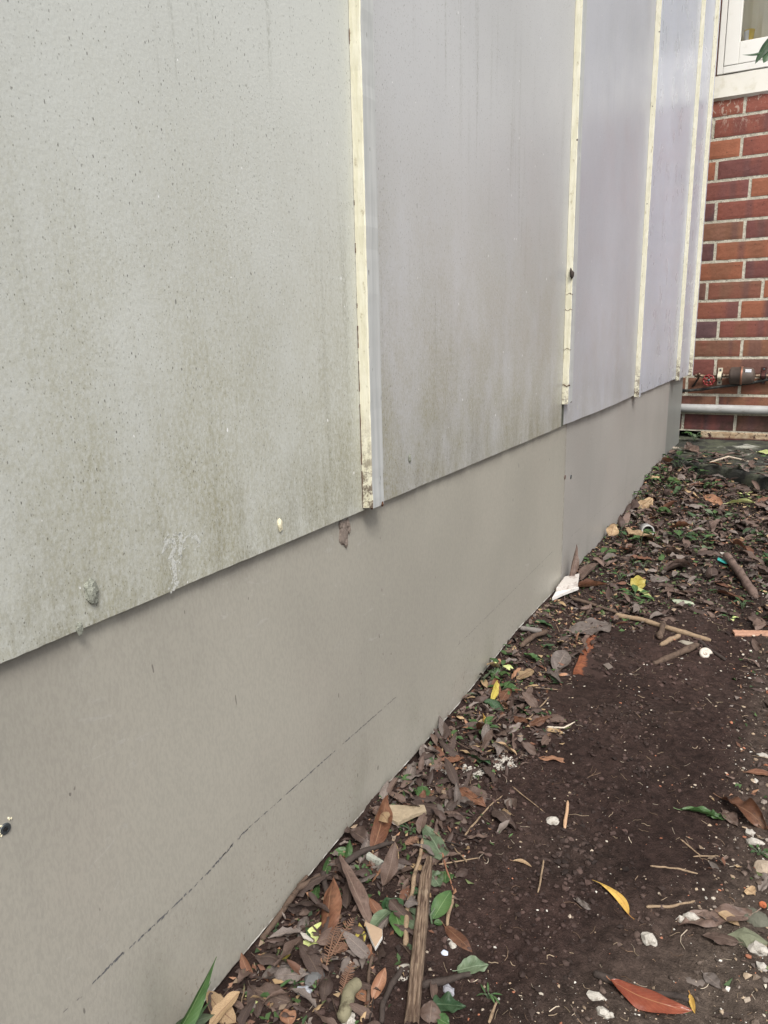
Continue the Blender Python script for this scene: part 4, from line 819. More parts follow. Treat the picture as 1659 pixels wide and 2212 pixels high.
stick('stick', 'dark stick pointing down left of the weathered splinter', 'stick', M_DBARK, [('B2', 630, 1100, .006), ('B2', 520, 1260, .004), ('B2', 440, 1420, .002), ('B2', 425, 1608)], .0036, .8)
stick('stick', 'thick pale grey green stick at the bottom litter edge', 'stick', m_plain('lichen_bark', (.22, .20, .13), .85, .2, var=.35, scale=70, bump=1, dark=(.05, .04, .025), darkf=.9), [('B2', 200, 1250, .002), ('B2', 110, 1400, .004), ('B2', -10, 1590)], .0068, 1.1)
stick('stick', 'dark mossy stick between the curled leaves and the long stalked leaf', 'stick', M_DBARK, [('A5', 1180, 370), ('A5', 1050, 430, .006), ('A5', 930, 510, .010)], .0030, 1.4)
stick('stick', 'pale peeled straight branch lying across the upper bare soil', 'stick', M_TWIG, [('B4', 760, 640, .004), ('B4', 1000, 680, .004), ('B4', 1300, 760, .003), ('B4', 1700, 880)], .0060, 1.0, wob=.04)
stick('stick', 'dark brown straight branch left of the pale peeled branch', 'stick', M_BARK, [('B4', 330, 490, .006), ('B4', 520, 530, .006), ('B4', 790, 610, .004)], .0052, .7, wob=.04)
stick('stick', 'short knotty stick standing across the pale peeled branch', 'stick', M_BARK, [('B4', 1170, 870, .002), ('B4', 1230, 730, .010)], .0075, .8)
stick('stick', 'short lichen speckled bark piece below the pale peeled branch', 'stick', M_TWIG, [('B4', 1215, 915), ('B4', 1400, 840, .003)], .0055, 1.1)
stick('stick', 'smooth dark root rising from the bare soil beside the snail shell', 'root', M_BARK, [('B4', 1130, 1095, -.004), ('B4', 1330, 1020, 0), ('B4', 1570, 945, .006)], .0050, 1.7, wob=.03)
stick('stick', 'thin dark branch right of the snail shell', 'stick', M_DBARK, [('A3', 1190, 1430), ('A3', 1270, 1490), ('A3', 1370, 1570)], .0050, .8)
stick('stick', 'thick flaking grey stick in the far litter near the frame edge', 'stick', m_plain('flaky_bark', (.17, .12, .10), .9, .2, var=.5, scale=70, bump=1, dark=(.05, .035, .03), darkf=.85), [('A3', 1370, 890, .014), ('A3', 1450, 990, .010), ('A3', 1580, 1150, .002)], .0125, .85, wob=.06)
stick('twig', 'pale bare forked twig lying along the edge of the mossy slab', 'twig', m_plain('bleached_twig', (.50, .42, .33), .8, .2, var=.2, scale=120), [('B3', 1130, 265, .05), ('B3', 1290, 230, .06), ('B3', 1480, 255, .05), ('B3', 1640, 330, .02)], .0045, .8)
stick('stick', 'curved bent brown stick lying over leaves beside the skirting', 'stick', M_BARK, [('B5', 1180, 390, .006), ('B5', 1300, 290, .012), ('B5', 1460, 235, .010)], .0062, .8)
stick('stick', 'grey bark stick under the dusty green leaf by the skirting', 'stick', m_plain('grey_bark', (.19, .17, .155), .9, .2, var=.3, scale=140), [('B5', 1180, 180, .008), ('B5', 1400, 240, .006)], .0060, 1.0)
stick('twig', 'short reddish twig below the small amber leaf', 'twig', M_BARK, [('B5', 860, 1090), ('B5', 990, 1000, .004)], .0025, .9)
stick('twig', 'thin forked root straw above the pale bone like straw', 'twig', M_TWIG, [('B5', 1470, 830, .003), ('B5', 1330, 970), ('B5', 1230, 1060)], .0014, .6)
stick('twig', 'pale bone like straw in the upper part of the bare soil', 'twig', m_plain('bleached_straw', (.62, .54, .43), .7), [('A4', 662, 370), ('A4', 740, 378, .002), ('A4', 792, 348)], .0022, .5, wob=.1)
stick('twig', 'short peeled orange twig standing in the bare soil', 'twig', m_plain('peeled_twig', (.52, .33, .20), .6), [('A4', 748, 835), ('A4', 756, 722, .006)], .0024, 1.1)
stick('twig', 'fine wavy straw across the bare soil from the near litter', 'twig', M_TWIG, [('A4', 290, 860), ('A4', 360, 775), ('A4', 465, 682, .002)], .0015, .6, wob=.5)
stick('twig', 'thin straight straw pointing down the left of the bare soil', 'twig', M_TWIG, [('A4', 508, 636), ('A4', 655, 755)], .0010, .7)
stick('twig', 'upright reddish straw in the bare soil left of the curled golden leaf', 'twig', M_TWIG, [('A6', 530, 465), ('A6', 560, 300, .002)], .0014, .8, wob=.4)
stick('twig', 'pale horizontal twig on soil right of the curled golden leaf', 'twig', M_TWIG, [('A6', 1062, 537), ('A6', 1180, 535), ('A6', 1300, 508)], .0020, .7)
stick('twig', 'stepped pale twig between the curled golden leaf and rolled green leaf', 'twig', M_TWIG, [('A6', 1080, 330), ('A6', 1190, 348), ('A6', 1310, 370)], .0013, 1.0)
stick('twig', 'dark diagonal twig below the rolled bright green leaf', 'twig', M_TWIG, [('A6', 1230, 200), ('A6', 1325, 282)], .0012, .8)
stick('twig', 'thin flat straw meeting the dark diagonal twig', 'twig', M_TWIG, [('A6', 1290, 290), ('A6', 1415, 280)], .0011, .8)
stick('twig', 'orange brown stem at the border of the near litter and soil', 'twig', m_plain('orange_stem', (.25, .12, .07), .7), [('C6', 1455, 910, .004), ('C6', 1500, 1130, .004), ('C6', 1580, 1310)], .0015, .7)
stick('twig', 'brown stalk reaching over the bare soil from the sage leaf', 'twig', M_TWIG, [('A5', 1400, 480, .003), ('A5', 1600, 443)], .0012, .6)
stick('twig', 'short curved twig at the bottom edge near the small seedling', 'twig', M_TWIG, [('B2', 1480, 1600), ('B2', 1530, 1480), ('B2', 1575, 1380)], .0018, .7)
# weathered splinter: split board fragment
def splinter(name, label, cat, m, pts, w_, th, zoff=.004, n=26, tip=True):
    G = [ground(*p[:3]) + Vector((0, 0, p[3] if len(p) > 3 else zoff)) for p in pts]; a, b = G; d = b - a; sd = Vector((d.y, -d.x, 0)).normalized(); c0 = (a + b) / 2
    V = []; q = 11
    for i in range(n + 1):
        t = i / n; c_ = a.lerp(b, t) - c0
        wl = w_ / 2 * (1 + .10 * MN.noise(Vector((t * 6, 1, w_)))) ; wr = w_ / 2 * (1 + .10 * MN.noise(Vector((t * 6, 5, w_))))
        if tip and t < .14: wr *= max(.12, t / .14) if t < .08 else .75
        for j in range(q):
            u = j / (q - 1); off_ = -wl + (wl + wr) * u
            h = th * (.65 + .5 * MN.noise(Vector((u * 9, t * .8, 3))) ) if 0 < j < q - 1 else -.001
            V.append(c_ + sd * off_ + Vector((0, 0, h + .0008 * MN.noise(Vector((u * 20, t * 30, 0))))))
    nv = len(V); V += [v + Vector((0, 0, -th * 1.1)) for v in V]
    F = [(i * q + j, (i + 1) * q + j, (i + 1) * q + j + 1, i * q + j + 1) for i in range(n) for j in range(q - 1)]; F += [tuple(x + nv for x in f[::-1]) for f in F]
    for i in range(n): F += [(i * q, i * q + nv, (i + 1) * q + nv, (i + 1) * q), (i * q + q - 1, (i + 1) * q + q - 1, (i + 1) * q + q - 1 + nv, i * q + q - 1 + nv)]
    for i in (0, n):
        for j in range(q - 1): F.append((i * q + j, i * q + j + 1, i * q + j + 1 + nv, i * q + j + nv))
    uv = [((i % nv) // q / n * (b - a).length, (i % q) / (q - 1) * w_) for i in range(2 * nv)]
    o = link(name, mesh(name, V, F, m, uv=uv), None, c0); return tag(o, label, cat)
k = NT('weathered_wood'); uvn = k.n('ShaderNodeUVMap'); mp = k.n('ShaderNodeMapping'); k.l(uvn.outputs[0], mp.inputs[0]); mp.inputs['Scale'].default_value = (.09, 1, 1); v = mp.outputs[0]; c = k.mix(k.ramp(k.noise(v, 420, 4, .7), .35, .65), (.085, .055, .040), (.26, .19, .135))
c = k.mix(k.ramp(k.noise(k.obj(), 60, 3), .6, .75, 0, .5), c, (.35, .28, .2)); k.bump(k.noise(v, 330, 4), 1, .0015); M_WOOD = k.out(c, .85, .2)
splinter('wood_splinter', 'weathered brown wooden splinter standing out of the near litter', 'wood', M_WOOD, [('A5', 1342, 490, .014), ('A5', 1268, 1260, .006)], .0140, .0055)
splinter('wood_splinter', 'orange pink strip of wood at the frame edge above the bare soil', 'wood', m_plain('fresh_wood', (.42, .23, .15), .7, var=.3, scale=120, dark=(.15, .08, .05)), [('A3', 1425, 1378), ('A3', 1720, 1385)], .022, .004, .004, tip=False)
splinter('wood_splinter', 'black mould spotted pale strip inside the near brown leaf pile', 'wood', m_plain('spotted_strip', (.33, .34, .29), .7, var=.2, scale=200, dark=(.02, .02, .02), darkf=1), [('A5', 1052, 445, .006), ('A5', 1135, 490, .004)], .0075, .003, tip=False)

# ------------------------------------------------------------------ stones, shards, odds and ends
def stone(name, label, cat, m, at_, r, sq=(1, 1, .55), seed=1, sub=2, z=0, rot=0, group=None):
    r *= .84; p = ground(*at_); KEEP.append((p, r * 1.2)); o = lump(name, Vector((p.x, p.y, gh(p.x, p.y, False) + r * sq[2] * .12 + z)), r, m, None, sq, seed, sub)
    o.rotation_euler[2] = rot; return tag(o, label, cat, group)
stone('stone', 'round white chalky stone alone below the curled golden leaf', 'stone', M_WHITE, ('A6', 1072, 688), .0105, (1, .85, .7), 1)
stone('stone', 'rough white stone near the frame edge beside mossy rubble', 'stone', M_WHITE, ('A6', 1610, 748), .0120, (1, .7, .7), 2)
stone('stone', 'small bright white stone under the rough white stone', 'stone', M_WHITE, ('A6', 1628, 835), .0075, (1, .8, .6), 3)
stone('stone', 'white flint chip beside the wide torn dull brown leaf', 'stone', M_WHITE, ('A6', 1285, 580), .0085, (1.2, .7, .6), 4)
stone('stone', 'white angular chip left of the wide torn dull brown leaf', 'stone', M_WHITE, ('A6', 1235, 600), .0062, (1, .8, .8), 5)
stone('stone', 'white shard with pink stains lying left of the dark stick', 'stone', M_WHITE, ('A6', 815, 972), .0105, (1.2, .6, .4), 6)
stone('stone', 'white lump below the pink stained shard', 'stone', M_WHITE, ('A6', 850, 1052), .0075, (1, .8, .7), 7)
stone('stone', 'small white lump touching the white lump near the bottom edge', 'stone', M_WHITE, ('A6', 885, 1066), .0040, (1, .8, .7), 8)
stone('stone', 'white angular stone at the frame edge above the pale boulder', 'stone', M_WHITE, ('A6', 1600, 215), .0105, (1.3, .6, .6), 9)
stone('stone', 'white flat stone beside the tip of the twisted brown leaf', 'stone', M_WHITE, ('A6', 1572, 170), .0085, (.8, 1.1, .5), 10)
stone('stone', 'mossy grey green stone in the gravel beside the oval brown leaf', 'stone', m_plain('moss_stone', (.17, .18, .12), .85, .2, var=.3, scale=120, bump=.8, dark=(.07, .06, .04)), ('B6', 800, 1560), .0170, (1.2, .8, .4), 11)
stone('stone', 'cream rounded rubble at the frame edge in the gravel', 'stone', m_plain('rubble', (.42, .34, .26), .9, .2, var=.25, scale=130, bump=1, dark=(.15, .11, .08)), ('B6', 935, 1005), .0165, (1, .9, .5), 12)
stone('stone', 'greenish lump of rubble above the mossy grey green stone', 'stone', m_plain('green_rubble', (.13, .13, .10), .9, .2, var=.3, scale=130, bump=1), ('B6', 850, 1400), .0150, (1, 1.2, .4), 13, rot=.5)
stone('stone', 'orange brick crumb near the frame edge', 'stone', m_plain('brick_crumb', (.48, .15, .07), .9, .2), ('B6', 908, 1293), .0060, (.8, 1, .6), 14)
stone('stone', 'white fungus like lump in the bare soil beside the peeled twig', 'stone', M_WHITE, ('A4', 688, 795), .0105, (1, .9, .5), 15)
stone('stone', 'white oval chip at the frame edge above the twisted brown leaf', 'stone', M_WHITE, ('A4', 1640, 500), .0095, (1.1, .7, .3), 16)
stone('stone', 'dark grey angular stone under leaves close to the bottom edge', 'stone', m_plain('slate', (.13, .13, .13), .7, .3, var=.3, scale=90), ('B1', 1400, 1620), .0135, (.9, 1.1, .6), 17)
stone('stone', 'glassy white and black crumbly stone below the dark grey stone', 'stone', m_plain('quartz', (.36, .38, .42), .5, .5, var=.6, scale=240, dark=(.03, .03, .04), darkf=.9), ('B1', 1300, 1760), .0105, (1, .7, .5), 18)
stone('stone', 'broad white shell like chip left of the weathered splinter', 'stone', M_WHITE, ('B2', 640, 1090), .0120, (1, 1.1, .25), 19)
stone('stone', 'white crystalline crumb at the bottom edge of the near litter', 'stone', M_WHITE, ('B2', 105, 1570), .0100, (1, .9, .5), 20)
stone('stone', 'greyish porous lump right of the weathered splinter foot', 'stone', m_plain('porous', (.30, .30, .33), .8, .3, var=.4, scale=220, bump=1), ('B2', 1085, 1290), .0080, (1, .8, .6), 21)
stone('stone', 'shiny white chip near the oval red brown leaf', 'stone', M_WHITE, ('B2', 1120, 840), .0070, (1.3, .6, .3), 22, rot=-.6)
stone('stone', 'bluish white flake beside the shiny white chip', 'stone', m_plain('blue_white', (.62, .68, .80), .4), ('B2', 1045, 905), .0050, (1, .8, .4), 23)
stone('stone', 'pale flat stone beside the short lichen speckled bark piece', 'stone', m_plain('pale_stone', (.30, .27, .22), .85, .2, var=.3, scale=120), ('B4', 1460, 890), .0150, (1.3, .7, .35), 24)
stone('stone', 'pale green flat chip with white underside in the middle litter', 'stone', m_plain('green_chip', (.36, .40, .29), .7), ('B4', 1420, 490), .0210, (1.4, .7, .35), 25)
stone('stone', 'flat white chip under the pale green leaf in the far litter', 'stone', M_WHITE, ('B3', 1110, 965), .0200, (1.4, .5, .3), 26)
stone('stone', 'thin white chip right of the flat white chip in the far litter', 'stone', M_WHITE, ('B3', 1245, 975), .0180, (1.4, .5, .25), 27)
stone('stone', 'pale soil crusted stone at the near end of the mossy slab', 'stone', m_plain('crusted', (.32, .27, .22), .85), ('B3', 790, 120), .0200, (1.6, .9, .4), 28, z=.05)
# shards
def shard(name, label, cat, m, poly, th, z=.004, tilt=0):
    G = [ground(*p) for p in poly]; c0 = sum(G, Vector()) / len(G); zc = max(gh(g.x, g.y, False) for g in G)
    V = [Vector((g.x - c0.x, g.y - c0.y, tilt * (g.y - c0.y) + .0006 * rnd.random())) for g in G]; n = len(V)
    top = [v + Vector((0, 0, th)) for v in V]; mb = MB(); cen = sum(top, Vector()) / n
    mb.add(V + top + [cen + Vector((0, 0, .0006))], [tuple(range(n))[::-1]] + [(i, (i + 1) % n, n + (i + 1) % n, n + i) for i in range(n)] + [(n + i, n + (i + 1) % n, 2 * n) for i in range(n)])
    o = mb.obj(name, m, None, bevel=.0006); KEEP.append((c0, (G[0] - c0).length)); o.location = (c0.x, c0.y, zc + z - th * .4); return tag(o, label, cat)
M_SHARD = m_plain('shard_face', (.36, .29, .20), .85, .2, var=.4, scale=110, bump=.9, dark=(.12, .09, .06))
shard('board_shard', 'flat grey brown board shard lying by the skirting under a rust leaf', 'shard', M_SHARD, [('A5', 1150, 205), ('A5', 1240, 215), ('A5', 1330, 222), ('A5', 1340, 255), ('A5', 1290, 272), ('A5', 1200, 300), ('A5', 1150, 270)], .006)
k = NT('white_edge_shard'); v = k.obj(); nrm = k.n('ShaderNodeNewGeometry'); c = k.mix(k.ramp(k.sep(nrm.outputs['True Normal'])[2], .5, .8), (.75, .73, .68), (.40, .29, .20)); k.bump(k.noise(v, 200, 4), .8, .001); M_WES = k.out(c, .8, .2)
shard('tile_shard', 'triangular brown shard with a white broken edge among green leaves', 'shard', M_WES, [('B2', 265, 705), ('B2', 440, 800), ('B2', 440, 850), ('B2', 370, 950), ('B2', 330, 880)], .005, .010, .1)
shard('chip', 'slim white chip lying on the large yellow green leaf', 'shard', M_WHITE, [('B1', 1255, 1215), ('B1', 1310, 1220), ('B1', 1400, 1270), ('B1', 1390, 1290), ('B1', 1290, 1260)], .0015, .008)
shard('painted_fragment', 'white painted wood fragment sticking out under the skirting joint', 'shard', m_plain('white_paint', (.58, .54, .50), .6, .3, var=.15, scale=70, dark=(.22, .16, .13), darkf=.8), [('B4', 265, 310), ('B4', 405, 315), ('B4', 390, 430), ('B4', 180, 430)], .012, .012)
shard('painted_fragment', 'second white painted fragment under the first, nearer the camera', 'shard', m_plain('white_paint_b', (.72, .69, .66), .6, .3, var=.1, scale=50, dark=(.35, .28, .24), darkf=.5), [('B4', 175, 440), ('B4', 400, 450), ('B4', 260, 490), ('B4', 140, 490)], .008, .006)
shard('glass_shard', 'thin turquoise plastic strip lying near the thick flaking stick', 'plastic scrap', m_plain('turquoise', (.05, .42, .38), .4, .5), [('B3', 1205, 1045), ('B3', 1280, 1065), ('B3', 1380, 1080), ('B3', 1375, 1090), ('B3', 1265, 1078), ('B3', 1200, 1060)], .002)
bpy.data.objects['glass_shard'].name = 'plastic_strip'
shard('board_shard', 'thin grey soil coloured flake in the middle of the bare soil', 'shard', m_plain('flake', (.16, .13, .11), .9), [('B4', 640, 1110), ('B4', 700, 1100), ('B4', 740, 1140), ('B4', 690, 1160)], .002, .002)
# snail shell
mb = MB(); p = ground('A3', 1230, 1512); r = .0125; pts = []; rr = []
for i in range(46):
    t = i / 45; a = t * 4.2 * math.pi; R0 = r * .80 * (1 - t) ** 1.15
    pts.append(Vector((R0 * math.cos(a), R0 * math.sin(a), r * (.35 + .45 * t)))); rr.append(max(.0004, r * .42 * (1 - t) ** .9))
mb.tube(pts, rr, 12); o = mb.obj('snail_shell', m_plain('shell', (.62, .56, .48), .55, .3, var=.2, scale=220, dark=(.28, .22, .17), darkf=.4), None, smooth=True); o.location = (p.x, p.y, p.z); o.rotation_euler = (R_(50), 0, .4)
tag(o, 'bleached spiral snail shell on the bare soil beside a dark root', 'snail shell')
# grey pipe socket
mb = MB(); p = ground('A3', 838, 705); ax = Vector((.35, -.9, .1)).normalized(); lathe(mb, (0, 0, 0), ax, [(-.022, .017), (-.020, .019), (.018, .0195), (.020, .0185), (.020, .0155), (.008, .0150), (.006, .0140), (-.018, .0135)], 26)
o = mb.obj('pipe_socket', M_PVC, None, smooth=True); o.location = (p.x, p.y, p.z + .014); tag(o, 'short grey plastic pipe socket lying in the leaves beside the skirting', 'pipe fitting')
mb = MB(); lathe(mb, ax * .006, ax, [(0, .0148), (.001, .0148)], 20); mb.obj('socket_bore', M_BLACK, o)
# buried brick with its orange edge showing
A = ground('B4', 500, 815); B = ground('B4', 345, 1190); d = (B - A); d.z = 0; L = d.length; d.normalize(); sd = Vector((-d.y, d.x, 0)); 
if sd.x < 0: sd = -sd
zc = max(gh((A + (B - A) * t).x, (A + (B - A) * t).y, False) for t in (0, .25, .5, .75, 1)) + .006
mb = MB(); V = []; n1, n2 = 24, 16
for i in range(n1 + 1):
    for j in range(n2 + 1):
        q_ = A + d * (L * i / n1) + sd * (.115 * j / n2); ex = .0008 * n3(q_.x, q_.y, 1, 60)
        e = (j == 0) * -.003; V.append(Vector((q_.x + ex, q_.y + ex, zc - .012 * (j / n2) ** .6 + e + .0014 * n3(q_.x, q_.y, 2, 70))))
N = len(V); V += [v + Vector((-sd.x * .001, -sd.y * .001, -.05)) for v in V]; F = [(i * (n2 + 1) + j, (i + 1) * (n2 + 1) + j, (i + 1) * (n2 + 1) + j + 1, i * (n2 + 1) + j + 1) for i in range(n1) for j in range(n2)]
for i in range(n1): F += [(i * (n2 + 1), i * (n2 + 1) + N, (i + 1) * (n2 + 1) + N, (i + 1) * (n2 + 1)), (i * (n2 + 1) + n2, (i + 1) * (n2 + 1) + n2, (i + 1) * (n2 + 1) + n2 + N, i * (n2 + 1) + n2 + N)]
for j in range(n2): F += [(j, j + 1, j + 1 + N, j + N), (n1 * (n2 + 1) + j, n1 * (n2 + 1) + j + N, n1 * (n2 + 1) + j + 1 + N, n1 * (n2 + 1) + j + 1)]
k = NT('soiled_brick'); v = k.obj(); c = k.mix(k.ramp(k.noise(v, 70, 4), .3, .7), (.27, .10, .05), (.17, .06, .035))
c0_ = A + d * (L * .5); dd = k.n('ShaderNodeVectorMath', operation='DOT_PRODUCT'); k.l(k.obj(), dd.inputs[0]); dd.inputs[1].default_value = sd
dist_ = k.math('SUBTRACT', dd.outputs['Value'], sd.dot(A)); dist_ = k.math('ADD', dist_, k.math('MULTIPLY', k.math('SUBTRACT', k.noise(v, 26, 6, .7), .5), .050))
c = k.mix(k.ramp(dist_, .014, .020), c, (.049, .0305, .0260)); k.bump(k.noise(v, 200, 5), 1, .003); M_SB = k.out(c, .9, .15)
tag(link('brick', mesh('brick', V, F, M_SB)), 'orange brick buried in dark soil with only one long edge bare', 'brick')
# white lime crumbs patch
mb = MB(); cen = [ground('A4', x, y) for x, y in ((465, 510), (485, 525), (500, 520), (450, 540), (375, 560), (350, 575), (300, 555), (440, 500), (470, 540), (320, 580), (205, 560))]
for i in range(420):
    c_ = rnd.choice(cen); s = rnd.gauss(0, .0050), rnd.gauss(0, .0050); x, y = c_.x + s[0], c_.y + s[1]; r = rnd.uniform(.0006, .0022)
    z = gh(x, y); mb.tube([(x, y, z - r * .3), (x + r * .4, y, z + r * .5), (x, y, z + r)], [r, r * 1.1, r * .3], 5, jit=.7)
tag(mb.obj('lime_crumbs', M_WHITE), 'patch of crumbled white lime on the bare soil near the skirting', 'lime crumbs', kind='stuff')

# ------------------------------------------------------------------ small green plants
def plant(name, label, cat, base, leaves, m, stemr=.0008, shape=0, group=None):
    """leaves: list of (dx, dy, dz, length, width, yaw, pitch)"""
    mb = MB(); 
    for (dx, dy, dz, L, W, yw_, pt) in leaves:
        e = Vector((dx, dy, dz)); mb.tube([Vector((0, 0, -.004)), e * .45 + Vector((0, 0, abs(dz) * .25)), e], [stemr * 1.2, stemr, stemr * .8], 5)
    KEEP.append((Vector(base), .012 + (leaves[0][3] * .3 if base[1] > 1.2 else 0))); o = mb.obj(name, LV['sage'], None); o.location = base; tag(o, label, cat, group)
    for i, (dx, dy, dz, L, W, yw_, pt) in enumerate(leaves):
        V, F, UV = leaf_grid(L, W, .06, .45, .2, i * 3.1 + L * 99, 12, 6, shape, .05, 0, 0)
        M = Matrix.Translation((dx, dy, dz)) @ Matrix.Rotation(yw_, 4, 'Z') @ Matrix.Rotation(-pt, 4, 'Y') @ Matrix.Translation((L / 2, 0, 0))
        link('leaf', mesh('leaf', [M @ v for v in V], F, LV[m[i % len(m)]], uv=UV, smooth=True), o)
    return o
def lvs(n, L, h, sp, seed, W=.45):
    r = random.Random(seed); o = []
    for i in range(n):
        a = i * 2.4 + r.random(); d = sp * r.uniform(.4, 1); l = L * r.uniform(.7, 1.15)
        o.append((d * math.cos(a), d * math.sin(a), h * r.uniform(.5, 1.1), l, l * W * r.uniform(.85, 1.15), a + r.uniform(-.5, .5), r.uniform(-.3, .4)))
    return o
# wandering plant with broad pointed leaves beside the splinter: built leaf by leaf
pb = ground('B2', 520, 590)
def pleaf(a, b, W, za, zb, m, par, seed, cup=.5, roll=.1, shape=0):
    A_ = ground('B2', *a) + Vector((0, 0, za)) - pb; B_ = ground('B2', *b) + Vector((0, 0, zb)) - pb; d = B_ - A_; L = d.length; X = d.normalized(); Yv = Vector((0, 0, 1)).cross(X).normalized(); Z = X.cross(Yv)
    V, F, UV = leaf_grid(L, W, .06, cup, .2, seed, 18, 8, shape, .03, 0, 0); M = Matrix.Translation((A_ + B_) / 2) @ Matrix(((X.x, Yv.x, Z.x), (X.y, Yv.y, Z.y), (X.z, Yv.z, Z.z))).to_4x4() @ Matrix.Rotation(roll, 4, 'X')
    return link('leaf', mesh('leaf', [M @ v for v in V], F, LV[m], uv=UV, smooth=True), par)
mb = MB(); mb.tube([(0, 0, -.004), (.004, .001, .004), (.016, .006, .006)], .0015, 6); pl = mb.obj('creeping_plant', LV['sage'], None, loc=None); pl.location = pb
tag(pl, 'creeping plant with three broad pointed green leaves left of the weathered splinter', 'plant')
pleaf((520, 585), (480, 450), .020, .006, .012, 'deep', pl, 1, .4, .2); bpy.data.objects['leaf'].name = 'leaf.900'
pleaf((525, 560), (300, 760), .0185, .012, .004, 'sage', pl, 2, .7, .3); pleaf((560, 580), (625, 785), .0205, .010, .004, 'green', pl, 3, .4, -.1)
pleaf((610, 570), (490, 470), .024, .010, .012, 'deep', pl, 4, .4, .1); pleaf((620, 590), (790, 690), .022, .004, .002, 'sage', pl, 5, .3, 0)
pb = ground('B2', 930, 640); mb = MB(); mb.tube([(0, 0, -.004), (-.004, .003, .010), (-.003, .012, .012)], .0012, 6); pl2 = mb.obj('creeping_plant', LV['sage'], None); pl2.location = pb
tag(pl2, 'creeping plant with one upright pointed leaf right of the weathered splinter', 'plant'); pleaf((930, 630), (1110, 400), .0200, .006, .014, 'green', pl2, 6, .5, .3); pleaf((940, 640), (1030, 650), .008, .004, .004, 'green', pl2, 7, .6, .3)
pb = ground('B2', 790, 360); mb = MB(); mb.tube([(0, 0, -.004), (-.004, .002, .005)], .001, 6); pl3 = mb.obj('creeping_plant', LV['sage'], None); pl3.location = pb
tag(pl3, 'half hidden dark green plant leaf behind the weathered splinter', 'plant'); pleaf((810, 350), (715, 380), .016, .006, .006, 'deep', pl3, 8, .5, .2); pleaf((790, 590), (700, 510), .011, .006, .006, 'sage', pl3, 9, .5, .2)
seeds = [('B1', 860, 1420, 'tiny feathery seedling in the dark soil gap by the near skirting', 'green', 6, .006, .008, .004), ('B1', 790, 1850, 'pale seedling with lobed leaves close to the strappy blades', 'lime', 6, .010, .008, .006),
         ('B2', 1480, 1370, 'bright fern like seedling on the soil at the bottom edge', 'green', 8, .009, .008, .005), ('C6', 600, 1170, 'small moss green seedling behind the horizontal brown leaf', 'green', 7, .008, .010, .006),
         ('C6', 1120, 680, 'low dark clover like seedling under the flat board shard', 'deep', 9, .008, .006, .010), ('B5', 800, 1150, 'spreading green seedlings below the small amber leaf', 'green', 9, .018, .010, .016),
         ('B5', 480, 1240, 'thin green seedling at the edge of the near brown litter', 'green', 6, .014, .010, .012), ('B5', 1000, 780, 'jagged green weed under the upright yellow leaf', 'green', 7, .018, .012, .014),
         ('B4', 960, 440, 'dark green sprig with several blades under the crumpled yellow leaf', 'green', 8, .032, .014, .018), ('B3', 510, 920, 'upright green sprout in front of the beige dry leaf', 'green', 7, .032, .045, .012),
         ('B3', 860, 870, 'broad green weed flat on the litter in front of the dark red leaf', 'deep', 8, .034, .014, .022), ('B3', 1060, 880, 'second broad green weed right of the dark patch of soil', 'deep', 8, .034, .012, .026),
         ('B3', 575, 470, 'dark green ivy sprout at the far skirting edge', 'green', 5, .034, .03, .012), ('B3', 465, 570, 'dark green leafy sprout beside the crumpled straw leaf', 'deep', 4, .034, .03, .012),
         ('B3', 675, 390, 'green ivy sprout left of the arched olive leaf', 'green', 6, .036, .03, .014), ('B3', 1010, 320, 'bright green round leafed weed in front of the slab', 'green', 6, .036, .04, .014),
         ('B3', 850, 230, 'ivy tangle growing over the edge of the mossy slab', 'deep', 14, .045, .06, .05), ('B3', 1080, 260, 'dark green weed drooping off the slab edge', 'deep', 9, .038, .05, .03),
         ('B3', 760, 330, 'low green weed at the foot of the far skirting', 'green', 9, .036, .03, .03), ('B3', 1190, 650, 'pale green weed flattened left of the large lime leaf', 'sage', 8, .036, .012, .03),
         ('B3', 1140, 400, 'green and yellow weed right of the arched olive leaf', 'green', 8, .034, .02, .026), ('B3', 320, 840, 'dark sprig at the skirting left of the grey pipe socket', 'deep', 5, .030, .03, .012),
         ('B3', 535, 1120, 'pale green curled sprig in the middle litter', 'sage', 5, .026, .02, .014), ('B3', 320, 1215, 'small bright green sprig among big brown leaves', 'green', 4, .022, .02, .010),
         ('B3', 1445, 500, 'yellow green flower bud like sprig above the large lime leaf', 'lime', 6, .020, .03, .010), ('A3', 1485, 1200, 'green sprig right of the long rust leaf', 'deep', 5, .020, .02, .012),
         ('A3', 1395, 1285, 'yellow green leafy sprig on soil near the orange pink wood', 'lime', 3, .022, .01, .008), ('B6', 885, 900, 'bright moss tuft in the gravel at the frame edge', 'green', 12, .006, .004, .010),
         ('B5', 900, 560, 'yellow green sprout at the skirting above the round green leaf', 'lime', 5, .018, .02, .010), ('B1', 1190, 1680, 'green grass wisps near the glassy stone', 'green', 5, .014, .008, .005)]
for i, (fr, x, y, lb, m_, n_, L_, h_, sp_) in enumerate(seeds):
    g = ground(fr, x, y)
    if fr == 'B3' and y < 300: g.z = max(g.z, .03)
    if g.x < .02: g.x = .02
    ov = .22 if 'grass' in lb or 'feathery' in lb or 'fern' in lb else (.5 if 'sprig' in lb else .62)
    plant('weed', lb, 'weed', g, lvs(n_, L_, h_, sp_, i * 5 + 1, ov), [m_, 'green'] if i % 3 else [m_], .0006 if y else .0008, 3 if 'ivy' in lb or 'jagged' in lb else 0)
g = atz('V', 520, 1590, .098); plant('weed', 'pale leafy weed growing out of the dark vent hole in the brick footing', 'weed', g, lvs(12, .040, .035, .03, 77, .6), ['sage', 'green'], .0008, 3)
